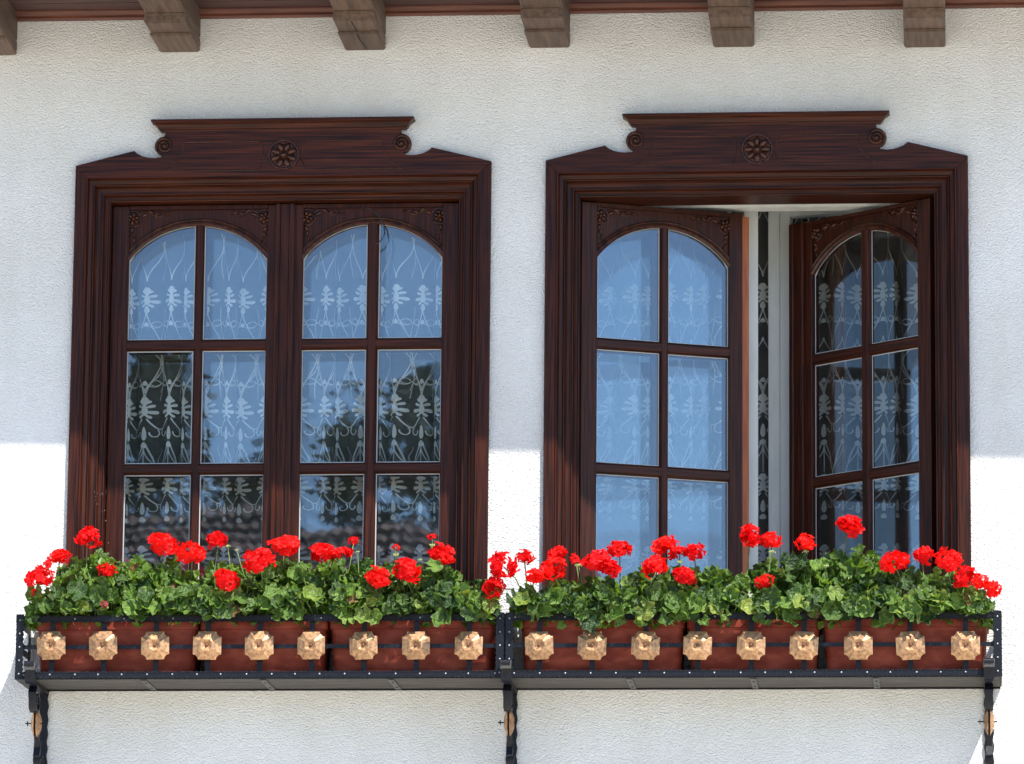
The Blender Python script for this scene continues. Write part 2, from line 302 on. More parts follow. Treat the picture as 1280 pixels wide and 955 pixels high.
# ---- eave: soffit boards, fascia, trim, rafters
z_trim = at(645, 18.5, -.002).z
z_sof = at(645, 4, -.05).z + .004
zsh = [at(60, 557, 0).z, at(645, 565, 0).z, at(1240, 572, 0).z]
k = 1.75
def over(x):    # eave overhang so that its shadow falls on the seen line
    zs_ = zsh[1] + (zsh[2] - zsh[0]) / 2.84 * (x - .5 + 1.35); return (z_sof - .03 - zs_) / k
e = thing('roof_eave', (-1.3, 0, z_sof), 'dark boarded roof eave running along the top of the wall above the windows', 'roof')
EX0, EX1 = -7.0, 5.5; nb = 7
for i in range(nb):
    a, c = i / nb, (i + 1) / nb
    b = MB(); ys = [-.001 - over(EX0) * a, -.001 - over(EX0) * c + .006]; ye = [-.001 - over(EX1) * a, -.001 - over(EX1) * c + .006]
    vs_ = [(EX0, ys[0], z_sof), (EX1, ye[0], z_sof), (EX1, ye[1], z_sof), (EX0, ys[1], z_sof)]; vs_ += [(p[0], p[1], p[2] + .022) for p in vs_]
    b.add(vs_, [(0, 3, 2, 1), (4, 5, 6, 7), (0, 1, 5, 4), (1, 2, 6, 5), (2, 3, 7, 6), (3, 0, 4, 7)]); b.build('soffit_board', wood_s, e)
b = MB(); vs_ = []
for x in (EX0, EX1):
    o_ = -over(x)
    vs_ += [(x, o_, z_sof - .03), (x, o_ + .025, z_sof - .03), (x, o_ + .025, z_sof + .12), (x, o_, z_sof + .12)]
b.add(vs_, [(0, 3, 2, 1), (4, 5, 6, 7), (0, 1, 5, 4), (1, 2, 6, 5), (2, 3, 7, 6), (3, 0, 4, 7)]); b.build('fascia_board', wood_s, e)
b = MB(); b.add([(EX0, -over(EX0) - .01, z_sof + .125), (EX1, -over(EX1) - .01, z_sof + .125), (EX1, 4.5, z_sof + 2.2), (EX0, 4.5, z_sof + 2.2),
                 (EX0, -over(EX0) - .01, z_sof + .165), (EX1, -over(EX1) - .01, z_sof + .165), (EX1, 4.5, z_sof + 2.26), (EX0, 4.5, z_sof + 2.26)],
                [(0, 3, 2, 1), (4, 5, 6, 7), (0, 1, 5, 4), (1, 2, 6, 5), (2, 3, 7, 6), (3, 0, 4, 7)]); b.build('roof_covering', rtile_m, e)
# red-brown cornice trim against the wall
tp = [(-.0015, z_trim), (-.008, z_trim), (-.012, z_trim + .007), (-.012, z_trim + .012), (-.020, z_trim + .0135), (-.028, z_trim + .022), (-.030, z_trim + .028), (-.030, z_sof - .003), (-.0015, z_sof - .003)]
b = MB(); b.prism_x(tp, EX0, EX1)
tag(b.build('cornice_trim', wood_t), 'narrow red brown moulded wooden strip where the wall meets the eave', 'trim')

raf = [(21, 69, -1), (250, 65, 1), (482, 62.5, 1), (712.5, 59.5, 1), (943, 58.5, 1), (1182, 59, 1)]
wpx = [55, 53, 54, 53, 56, 55]
rl = ['weathered brown rafter end cut off by the left edge of the picture', 'weathered brown rafter end above the top left corner of the left window', 'brown rafter end with a long crack, above the right part of the left window',
      'brown rafter end above the gap of wall between the two windows', 'brown rafter end above the middle of the right window', 'brown rafter end above the right end of the right window, the last to the right']
for i, (rx, ry, _) in enumerate(raf):
    p = at(rx, ry, 0); wd = .128; xa, xb = p.x - wd, p.x; zb = p.z; cz = .008
    t = thing('rafter', ((xa + xb) / 2, 0, zb), rl[i], 'rafter', 'rafter ends under the eave')
    la, lb = .195 + R.uniform(-.008, .008), .315 + R.uniform(-.01, .01)
    def blk(y0, y1, z0, z1, name):
        b = MB(); c = .006
        pr = [(xa + c, z0), (xb - c, z0), (xb, z0 + c), (xb, z1), (xa, z1), (xa, z0 + c)]
        b.prism(pr, y0, y1); b.build(name, wood_r, t)
    blk(-la, -.001, zb, zb + .009, 'lower_block'); blk(-lb, -.001, zb + .0105, zb + .042, 'middle_block')
    blk(-over(p.x) + .04, -.001, zb + .0435, z_sof - .003, 'beam')
    if i == 2:
        pts = [at(434, 5, 0), at(436, 22, 0), at(439, 34, 0), at(445, 48, 0), at(450, 61, 0)]
        ps = []
        for q, (py_, yy) in zip(pts, ((5, -.33), (22, -.325), (34, -.28), (48, -.16), (61, -.02))):
            zz = zb + (.0425 if yy < -.316 else .0095 if yy < -.2 else -.001); ps.append((0, yy, zz))
        xs_ = [.052, .050, .056, .062, .066]
        b = MB(); rows = []
        for (x_, q) in zip(xs_, ps): rows.append([(xa + x_ - .002, q[1], q[2] - .0006), (xa + x_ + .002, q[1], q[2] - .0006)])
        b.strip(rows[:2]); b.strip([[(xa + .0535, -.315, zb + .0095), (xa + .0575, -.315, zb + .0095)], [(xa + .059, -.2, zb + .0095), (xa + .0625, -.2, zb + .0095)]])
        b.strip([[(xa + .059, -.195, zb - .0006), (xa + .063, -.195, zb - .0006)], [(xa + .061, -.12, zb - .0006), (xa + .0645, -.12, zb - .0006)], [(xa + .067, -.06, zb - .0006), (xa + .070, -.06, zb - .0006)], [(xa + .069, -.004, zb - .0006), (xa + .071, -.004, zb - .0006)]])
        b.build('crack', crack_m, t)

# ---- what the window glass mirrors: a house and trees across the yard
n = thing('neighbour_house', (-6, -34, 0), 'house with brown tiled roof across the yard, seen only mirrored in the panes', 'house')
MB().box(-16, 3.5, -39, -31, 0, 6.8).build('wall', nwall_m, n)
for r_ in range(24):
    b = MB(); a, c = r_ / 24, (r_ + 1) / 24; ya, yb = -30.2 - 5.3 * a, -30.2 - 5.3 * c; za, zb_ = 6.6 + 3.55 * a, 6.6 + 3.55 * c
    N_ = 300; rows = []
    for q in range(N_ + 1):
        x = -16.6 + 20.7 * q / N_; h = .035 if q % 2 else 0.0
        rows.append([(x, ya + .05, za + h + .04), (x, yb, zb_ + h)])
    b.strip(rows); b.build('tile_course', rtile_m, n)
b = MB(); b.add([(-16.6, -35.5, 10.12), (4.1, -35.5, 10.12), (4.1, -40, 6.6), (-16.6, -40, 6.6)], [(0, 1, 2, 3)]); b.build('rear_roof_slope', rtile_m, n)
def mir(px, py, Yt):      # where the glass (at depth .09) shows a thing that stands at Yt across the yard
    p = at(px, py, .09); k_ = (DIST + .18 - Yt) / (DIST + .09); return Vector((p.x * k_, Yt, CAM_H + (p.z - CAM_H) * k_))
def broadleaf(px, py, half, Yt, label, seed, dens=1.0):
    tp_ = mir(px, py, Yt); rad = abs(mir(px + half, py, Yt).x - tp_.x); x, y, h = tp_.x, Yt, tp_.z; rr = random.Random(seed)
    t = thing('broadleaf_tree', (x, y, 0), label, 'tree', 'trees across the yard')
    b = MB(); b.tube([(x, y, 0), (x + .1, y, h * .4), (x, y, h * .75)], .22, 8, .08)
    for q in range(6): a = q * 1.1; b.tube([(x, y, h * (.4 + .05 * q)), (x + rad * .6 * math.cos(a), y + rad * .6 * math.sin(a), h * (.62 + .05 * q))], .07, 5, .02)
    b.build('trunk', bark_m, t)
    b = MB(); cl = []
    for q in range(int(70 * dens)):
        u = rr.random(); z = h - .25 - u * h * .72; rz = rad * (.25 + .95 * math.sin(min(1, u * 1.7 + .05) * PI / 2)) * rr.uniform(.1, 1); a = rr.uniform(0, 2 * PI)
        cl.append((Vector((x + rz * math.cos(a), y + rz * math.sin(a), z)), rr.uniform(.25, .6)))
    for c, cr_ in cl:
        for q in range(110):
            d = Vector([rr.gauss(0, 1) for _ in range(3)]).normalized() * cr_ * rr.uniform(.4, 1.05); p = c + d; s_ = rr.uniform(.05, .11)
            a = Vector([rr.uniform(-1, 1) for _ in range(3)]).normalized(); u_ = a.cross(Vector((.3, .2, 1))).normalized() * s_; v_ = a.cross(u_)
            b.add([p - u_, p + v_ * .6, p + u_, p - v_ * .6], [(0, 1, 2, 3)])
    b.build('foliage', needle_m, t)
broadleaf(196, 436, 46, -43, 'tall dark tree mirrored in the left sash of the left window', 1)
broadleaf(503, 446, 52, -43, 'dark tree mirrored in the right end of the left window', 2)
broadleaf(428, 505, 44, -42, 'lower dark tree mirrored in the middle of the left window', 3)
broadleaf(300, 572, 50, -41.6, 'lowest tree of the row, mirrored in the second column of panes', 4)
broadleaf(110, 500, 50, -42, 'dark tree left of the mirrored ones across the yard', 5)
broadleaf(600, 520, 50, -42.5, 'dark tree right of the mirrored ones across the yard', 6)

# ================================================================== windows
def Q(px, py, Y=.07): return at(px, py, Y)
SF = .070                                                      # sash face depth
hx0, hx1 = UO + .002, CW - UO - .002; dl, dr = Q(147, 350).x - XW[0] - hx0, hx1 - (Q(567, 350).x - XW[0])
zr = [Q(250, 281).z, Q(200, 424).z, Q(200, 438).z, Q(200, 579).z, Q(200, 592.9).z]; zr.append(zr[4] - (zr[2] - zr[3]))
z_spring = Q(160, 324).z; z_sbot = zr[5] - .06; z_stop = z_open - .004
mmpx = (Q(333, 350).x - Q(160, 350).x) / 173

def make_sash(win, hinge, ang, cols, mirror, wide, coupled=True):
    """cols: metres from hinge: glass 0-1, 1-2 edges and free end"""
    sg = -1 if mirror else 1; g1, g2, g3, g4, end = cols
    def S(b):
        if mirror: b.v = [(-v[0], v[1], v[2]) for v in b.v]; b.f = [f[::-1] for f in b.f]
        return b
    H = z_stop - z_sbot; ZR = [z - z_sbot for z in zr]; zsp = z_spring - z_sbot; ztop = ZR[0]
    xc = (g1 + g4) / 2; hw = (g4 - g1) / 2; sag = ztop - zsp; rad = (hw * hw + sag * sag) / (2 * sag); zc = ztop - rad
    def arc(x, dr=0): return zc + math.sqrt(max((rad + dr) ** 2 - (x - xc) ** 2, 0))
    D = .034; b = MB(); NA = 20
    b.box(0, g1, 0, D, 0, H, .002); xe = g4 + (cols[4] - g4 if not wide else end - g4)
    b.box(g4, end - (.024 if wide else 0), 0, D, 0, H, .002); b.box(g1, g4, .001, D, 0, ZR[5], 0)
    rows = []
    ax = [g1 + (g4 - g1) * i / NA for i in range(NA + 1)]
    for (ya, yb) in ((.011, D),):
        for i in range(NA):
            xa, xb = ax[i], ax[i + 1]; b.add([(xa, ya, arc(xa)), (xb, ya, arc(xb)), (xb, ya, H - .012), (xa, ya, H - .012), (xa, yb, arc(xa)), (xb, yb, arc(xb)), (xb, yb, H - .012), (xa, yb, H - .012)],
                [(0, 1, 2, 3), (7, 6, 5, 4), (0, 4, 5, 1)])
    b.box(g1, g4, .0005, D, H - .012, H, 0)
    o = S(b).build('sash', wood_v, None); o.parent = win; o['_o'] = None; del o['_o']
    off = win['_o']; o.location = (hinge[0] - off[0], hinge[1] - off[1], z_sbot - off[2]); o.rotation_euler = (0, 0, ang)
    def sub(b, name, m, **kw):
        c = S(b).build(name, m, None, **kw); c.parent = o; return c
    # arched bead round the head of the glass
    b = MB(); rows = []
    prof = [(-.002, .012), (-.002, .004), (.003, -.001), (.010, .001), (.013, .006), (.017, .003), (.021, .005), (.022, .012)]
    a0 = math.asin(min(1, hw / rad))
    for i in range(33):
        a = -a0 * 1.0 + 2 * a0 * i / 32; rows.append([(xc + (rad + d) * math.sin(a), y, zc + (rad + d) * math.cos(a)) for d, y in prof])
    b.strip(rows); sub(b, 'arch_moulding', wood_d, smooth=True, angle=40)
    # corner carvings: rosette with leaves running toward the crown of the arch
    for sd in (-1, 1):
        b = MB(); bx = xc + sd * (hw - .010); cx_ = bx; cz_ = H - .040
        for q in range(6):
            a = q * PI / 3 + .3; b.ell((cx_ + .0125 * math.cos(a), .011, cz_ + .0125 * math.sin(a)), .0095, .0065, .011, a)
        b.dome((cx_, .011, cz_), (0, -1, 0), .007, .014)
        for ring in range(1):
            pts = [(cx_ + .025 * math.cos(t), .008, cz_ + .025 * math.sin(t)) for t in [2 * PI * u / 16 for u in range(17)]]; b.tube(pts, .0022, 5)
        for q in range(5):
            u = q / 4; lx = cx_ - sd * (.036 + .075 * u); lz = H - .022 - .003 * u + .006 * (1 if q % 2 else -1) * (1 - u)
            b.ell((lx, .011, lz), .015 * (1 - .35 * u), .0065 * (1 - .5 * u), .009, (.5 if q % 2 else -.5) * sd)
        pts = [(cx_ - sd * (.022 + .11 * u), .009, H - .026 + .008 * math.sin(u * 9)) for u in [i / 12 for i in range(13)]]; b.tube(pts, .003, 5, .0012)
        for q in range(4):
            u = q / 3; b.ell((cx_ + sd * .003 - sd * .004 * q, .011, cz_ - .034 - .017 * q), .011 * (1 - .3 * u), .0055 * (1 - .4 * u), .008, PI / 2 + (.5 if q % 2 else -.5))
        sub(b, 'corner_carving', wood_d, smooth=True, angle=50)
    # glazing bars
    def bar(x0_, x1_, z0_, z1_, vert):
        b = MB(); c = .004
        if vert:
            pr = [(x0_, .026), (x0_, .012), (x0_ + c, .004), (x0_ + c * 1.8, .001), (x1_ - c * 1.8, .001), (x1_ - c, .004), (x1_, .012), (x1_, .026)]
            b.strip([[(x, y, z0_) for x, y in pr], [(x, y, z1_) for x, y in pr]])
        else:
            pr = [(z0_, .026), (z0_, .012), (z0_ + c, .005), (z0_ + c * 1.8, .002), (z1_ - c * 1.8, .002), (z1_ - c, .005), (z1_, .012), (z1_, .026)]
            b.strip([[(x1_, y, z) for z, y in pr], [(x0_, y, z) for z, y in pr]])
        return b
    sub(bar(g2, g3, ZR[5], arc(xc) + .006, True), 'upright_bar', wood_v)
    for (a_, c_) in ((1, 2), (3, 4)):
        for (xa, xb) in ((g1, g2), (g3, g4)): sub(bar(xa - .006, xb + .006, ZR[c_], ZR[a_], False), 'cross_bar', wood_h)
    # panes (4 mm glass) and the coupled inner panes 9 cm behind
    rr = random.Random(int(hinge[0] * 100) + 5)
    for (y, m_, nm) in ((.018, glass_m, 'pane'), (.098, glass_i, 'inner_pane'))[:2 if coupled else 1]:
        for (xa, xb) in ((g1, g2), (g3, g4)):
            for r_ in range(3):
                zb_, zt = (ZR[1], None) if r_ == 0 else (ZR[3], ZR[2]) if r_ == 1 else (ZR[5], ZR[4])
                e_ = .003
                if zt is None: poly = [(xa - e_, zb_ - e_), (xb + e_, zb_ - e_)] + [(x, arc(x) + .003) for x in [xb + e_ - (xb - xa + 2 * e_) * i / 10 for i in range(11)]]
                else: poly = [(xa - e_, zb_ - e_), (xb + e_, zb_ - e_), (xb + e_, zt + e_), (xa - e_, zt + e_)]
                mx_, mz_ = (xa + xb) / 2, zb_ + .17
                tx, tz = (rr.uniform(-.0035, .0035), rr.uniform(-.0025, .0025)) if y < .05 else (rr.uniform(-.001, .001),) * 2
                b = MB(); b.prism(poly, y, y + .003); b.v = [(v[0], v[1] + (v[0] - mx_) * tx + (v[2] - mz_) * tz, v[2]) for v in b.v]; sub(b, nm, m_)
                if y < .05 :
                    b = MB(); P2 = [(px_, pz_) for px_, pz_ in poly]; cx2 = (xa + xb) / 2; cz2 = sum(p[1] for p in P2) / len(P2)
                    inn = []
                    N_ = len(P2)
                    for i in range(N_):
                        px_, pz_ = P2[i]; wq = .0062
                        ix = px_ + (wq if px_ < cx2 else -wq) if (abs(px_ - xa) < .006 or abs(px_ - xb) < .006) else px_
                        iz = pz_ + wq if abs(pz_ - (zb_ - e_)) < 1e-6 else pz_ - wq
                        inn.append((ix, iz))
                    b.strip([[(p[0], .0165, p[1]) for p in P2 + P2[:1]], [(p[0], .0165, p[1]) for p in inn + inn[:1]]]); sub(b, 'putty_glint', putty_glint_m)
    # back frame carrying the inner panes
    b = MB(); d0, d1 = D, .104; e_ = .012
    b.box(.004, g1 - e_, d0, d1, .01, H - .004); b.box(g4 + e_, (end if not wide else g4 + .03) - .004, d0, d1, .01, H - .004); b.box(g1 - e_, g4 + e_, d0, d1, .01, ZR[5] - .01)
    for i in range(NA):
        xa, xb = ax[i], ax[i + 1]; b.add([(xa, d0, arc(xa)), (xb, d0, arc(xb)), (xb, d0, H - .004), (xa, d0, H - .004), (xa, d1, arc(xa)), (xb, d1, arc(xb)), (xb, d1, H - .004), (xa, d1, H - .004)],
                [(7, 6, 5, 4), (0, 4, 5, 1), (3, 2, 6, 7)])
    b.box(g2 + .002, g3 - .002, .092, d1, ZR[5] - .01, arc(xc))
    for (a_, c_) in ((1, 2), (3, 4)):
        b.box(g1 - e_, g2, .092, d1 - .001, ZR[c_] + .006, ZR[a_] - .006); b.box(g3, g4 + e_, .092, d1 - .001, ZR[c_] + .006, ZR[a_] - .006)
    if coupled: sub(b, 'inner_frame', wood_v)
    if wide:
        b = MB(); xa, xb = end - .0605, end + .0
        pr = [(end - .061, -.0005), (end - .061, -.009), (end - .057, -.012), (end - .046, -.012), (end - .043, -.007), (end - .018, -.007), (end - .015, -.012), (end - .004, -.012), (end, -.009), (end, -.0005)]
        b.strip([[(x, y, .0) for x, y in pr], [(x, y, H) for x, y in pr]]); b.add([(x, y, H) for x, y in pr], [tuple(range(len(pr)))]); sub(b, 'cover_strip', wood_v)
    else:
        b = MB(); b.box(end + .0005, end + .026, .016, .05, 0, H - .004, .002); sub(b, 'rebate', wood_o)
        b = MB(); b.box(end - .002, end + .0004, .0005, .033, .002, H - .002); sub(b, 'raw_edge', wood_o)
    return o

cL = [(v - 147) * mmpx + dl for v in (160.4, 243, 254.3, 333.3, 351)]
cR = [(567 - v) * mmpx + dr for v in (552.7, 473.4, 459, 379.5, 344.5)]
P_pts = [(94.4, 207.8), (131, 198.0), (167.8, 188.4)]
wl = ['closed window with dark carved wooden surround and white lace behind, the left of the two', 'dark carved wooden window standing open with both sashes swung into the room, the right of the two']
def make_window(k_, angs):
    xw = XW[k_]; dx = xw - XW[0]
    t = thing('window', (xw + CW / 2, 0, z_bot), wl[k_], 'window', 'carved wooden windows in the white wall')
    # jamb and head mouldings (profile swept, mitred)
    prof = [(.0, -.001), (.0, -.016), (.003, -.020), (.034, -.020), (.0365, -.024), (.0405, -.024), (.042, -.018), (.045, -.008), (.051, -.006), (.057, -.003), (.0575, -.006), (.0595, -.0075), (.0615, -.006), (.0625, .004), (.064, .012), (.068, .017), (.075, .019), (.0815, .0185), (.0822, .0155), (.084, .0145), (.0862, .0155), (.0875, .026), (.089, .033), (.093, .037), (.099, .038), (.0995, .035), (.1015, .034), (.104, .035), (.105, .046), (.105, .076), (.105, .16)]
    zt = z_mold + .041
    for sd in (0, 1):
        b = MB(); X_ = (lambda u: xw + u) if sd == 0 else (lambda u: xw + CW - u)
        r0 = [(X_(u), y, z_bot) for u, y in prof]; r1 = [(X_(u), y, zt - u) for u, y in prof]
        b.strip([r0, r1] if sd else [r1, r0]); b.build('jamb_moulding', wood_v, t)
    b = MB(); hp = [p for p in prof if p[0] >= .0365]
    b.strip([[(xw + u, y, zt - u) for u, y in hp], [(xw + CW - u, y, zt - u) for u, y in hp]]); b.build('head_moulding', wood_h, t)
    # pediment board, outline traced once and mirrored about the middle
    pts = []
    def pl(px, py): q = at(px, py, -.024); return (q.x - XW[0], q.z)
    left = [pl(94.4, 207.8), pl(167.8, 188.6), pl(172, 192.3), pl(178, 195.2), pl(185, 197.0), pl(193, 197.6), pl(201, 196.6)]
    sx, sz = pl(205.7, 182.5); sr = 12.6 / 414
    for a in range(-100, -269, -14): left.append((sx + sr * math.cos(math.radians(a)), sz + sr * math.sin(math.radians(a))))
    zct = Lz(300, 163, -.024); left.append((sx + .004, zct))
    left = [(max(x, 0), z) for x, z in left]
    left[0] = (0.0, ZS)
    full = left + [(CW - x, z) for x, z in left[::-1]]
    zl = zt - .0365
    # as strips between outline and base: robust against the concave outline
    poly = full + [(CW - .0365, zl), (.0365, zl)]
    b = MB(); b.prism([(x + xw, z) for x, z in poly[::-1]], -.024, -.0015); o = b.build('pediment_board', wood_h, t)
    # recessed long panels left and right of the rosette
    for sd in (0, 1):
        X_ = (lambda u: xw + u) if sd == 0 else (lambda u: xw + CW - u)
        z1_, z0_ = Lz(260, 177.5, -.024), Lz(260, 213, -.024)
        a_ = Lx(229, 195, -.024); c_ = Lx(324, 195, -.024); lo_ = Lx(204, 213, -.024)
        ol = [(a_, z1_), (c_, z1_), (c_ + .012, (z0_ + z1_) / 2 + .02), (c_ + .014, (z0_ + z1_) / 2), (c_ + .012, (z0_ + z1_) / 2 - .02), (c_, z0_), (lo_, z0_), (lo_ + .03, z0_ + .018), (a_ - .006, (z0_ + z1_) / 2 + .005)]
        b = MB(); P3 = [(X_(x), -.0245, z) for x, z in ol + ol[:1]]; b.tube(P3, .0016, 4)
        b.build('panel_bead', wood_d, t)
    # crown (cap) moulding with returned ends
    zc1 = Lz(300, 147.6, -.055); zc0 = zct - .001; hh = zc1 - zc0
    xl, xr = at(200.5, 163, -.03).x - XW[0], 0; xr = CW - xl
    lev = [(0, .0), (.1, .003), (.16, .003), (.18, .007), (.35, .009), (.55, .014), (.72, .023), (.80, .026), (.80, .030), (.97, .030), (1, .028)]
    rows = [[(xw + xl - .9 * p_, -.0015, zc0 + hh * q), (xw + xl - .9 * p_, -.024 - p_, zc0 + hh * q), (xw + xr + .9 * p_, -.024 - p_, zc0 + hh * q), (xw + xr + .9 * p_, -.0015, zc0 + hh * q)] for q, p_ in lev]
    b = MB(); b.strip(rows); b.add(rows[-1], [(0, 1, 2, 3)]); b.add(rows[0], [(3, 2, 1, 0)]); b.build('cap_moulding', wood_h, t)
    # scrolls
    for sd in (0, 1):
        cx_ = xw + sx if sd == 0 else xw + CW - sx; s_ = 1 if sd == 0 else -1
        b = MB(); b.tube([(cx_ - s_ * (.0275 * (1 - u * .9)) * math.cos(u * 2.1 * 2 * PI - .6), -.0255 - .004 * u, sz + (.0275 * (1 - u * .9)) * math.sin(u * 2.1 * 2 * PI - .6)) for u in [i / 44 for i in range(45)]], .0052, 6, .003)
        b.dome((cx_, -.024, sz), (0, -1, 0), .007, .010); b.build('scroll', wood_d, t, smooth=True, angle=60)
    # rosette
    rc = at(354.8, 193.7, -.024); cx_, cz_ = xw + rc.x - XW[0], rc.z
    b = MB(); pts = [(cx_ + .067 * math.cos(t_), -.024, cz_ + .067 * math.sin(t_)) for t_ in [2 * PI * i / 32 for i in range(33)] if True]
    rows = [[(cx_ + r_ * math.cos(2 * PI * i / 32), y_, cz_ + r_ * math.sin(2 * PI * i / 32)) for i in range(33)] for r_, y_ in ((.050, -.0242), (.048, -.030), (.044, -.030), (.041, -.0255), (.001, -.0255))]
    b.strip(rows)
    for q in range(8):
        a = q * PI / 4 + PI / 8 * (0 if k_ else 1); b.ell((cx_ + .0265 * math.cos(a), -.0255, cz_ + .0265 * math.sin(a)), .0165, .0098, .011, a, 10)
        a2 = a + PI / 8; b.ell((cx_ + .036 * math.cos(a2), -.0255, cz_ + .036 * math.sin(a2)), .007, .004, .006, a2, 6)
    b.dome((cx_, -.0255, cz_), (0, -1, 0), .0105, .014, 12, 4); o = b.build('rosette', wood_d, t, smooth=True, angle=50)
    # sill
    b = MB(); b.box(xw - .01, xw + CW + .01, -.045, .17, z_bot - .035, z_bot - .001, .003); b.build('sill', wood_h, t)
    # lining of the opening behind the mouldings
    b = MB(); zo = z_open
    xa, xb = xw + UO, xw + CW - UO
    b.box(xa - .008, xa - .0005, .162, .235, z_bot, zo); b.box(xb + .0005, xb + .008, .162, .235, z_bot, zo); b.build('lining', wood_v, t)
    # pale inner frame fixed at the room side
    zi = at(900, 264, .30).z
    b = MB(); b.box(xa - .06, xb + .06, .25, .31, zi, zi + .16); b.box(xa - .06, xa + .012, .25, .31, z_bot, zi - .0005); b.box(xb - .012, xb + .06, .25, .31, z_bot, zi - .0005); b.build('white_inner_frame', white_w, t)
    # sashes
    make_sash(t, (xw + hx0, SF), angs[0], cL, False, False)
    make_sash(t, (xw + hx1 - (.013 if angs[1] else 0), SF), -angs[1], cR, True, True, angs[1] == 0)
    return t
win1 = make_window(0, (0, 0))
win2 = make_window(1, (math.radians(22.5), math.radians(40.2)))

# white inner casements of the open window
def leaf_frame(name, P0, P1, z0_, z1_, st, th, parent, label=None, step=False):
    """white glazed leaf between plan points P0 (hinge) and P1 (free end)"""
    d = (Vector(P1) - Vector(P0)); Wd = d.length; a = math.atan2(d.y, d.x); fl = 1 
    b = MB(); H = z1_ - z0_
    b.box(0, st, 0, th, 0, H, .002); b.box(Wd - st, Wd, 0, th, 0, H, .002); b.box(st, Wd - st, .001, th, H - .032, H); b.box(st, Wd - st, .001, th, 0, st * 1.4)
    o = b.build(name, white_w, None); off = parent['_o']; o.parent = parent; o.location = (P0[0] - off[0], P0[1] - off[1], z0_ - off[2]); o.rotation_euler = (0, 0, a)
    b = MB(); b.box(st - .004, Wd - st + .004, th * .5, th * .5 + .003, st * 1.3, H - .03); c = b.build('inner_leaf_glass', glass_i, None); c.parent = o
    if step:
        b = MB(); b.box(-.038, -.0005, -.004, th * .55, 0, H - .012, .002); c = b.build('rebate', white_w, None); c.parent = o
    return o
q0 = at(947, 500, .33); q1 = at(1150, 500, .33)
q2 = at(975, 500, .52)
ztop_r = at(978, 259, .52).z
leaf_frame('inner_leaf', (q2.x, .52), (at(1172, 500, .40).x, .40), z_bot + .02, ztop_r, .034, .035, win2, step=True)
leaf_frame('inner_leaf', (XW[1] + UO - .01, .335), (q0.x, .375), z_bot + .02, at(940, 240, .37).z, .045, .03, win2)

# specks of dried white on the left jamb, a loose cable over the left window
b = MB()
for i in range(20):
    u = R.random(); px = 112 + 19 * R.random() + 4 * u; py = 612 + 90 * u * R.random() ** .7; q = at(px, py, 0); uu = q.x - XW[0]
    y_ = .0 if uu > .062 else -.009; yy = {True: .0155, False: -.0075}[uu > .068]
    s_ = R.uniform(.0006, .0016); b.dome((q.x, yy, q.z), (0, -1, 0), s_, .001, 5, 2)
o = b.build('white_speck', speck_m, win1); o['kind'] = 'stuff'
b = MB(); cp = [(452, 259), (463, 261), (473, 268), (480, 280), (481, 292), (477, 300), (470, 306)]
b.tube([at(x, y, .045 if i < 2 else .035) for i, (x, y) in enumerate(cp)], .0022, 6)
tag(b.build('cable', cable_m, None, smooth=True), 'thin black cable end dangling at the top of the left window, over its right sash', 'cable')

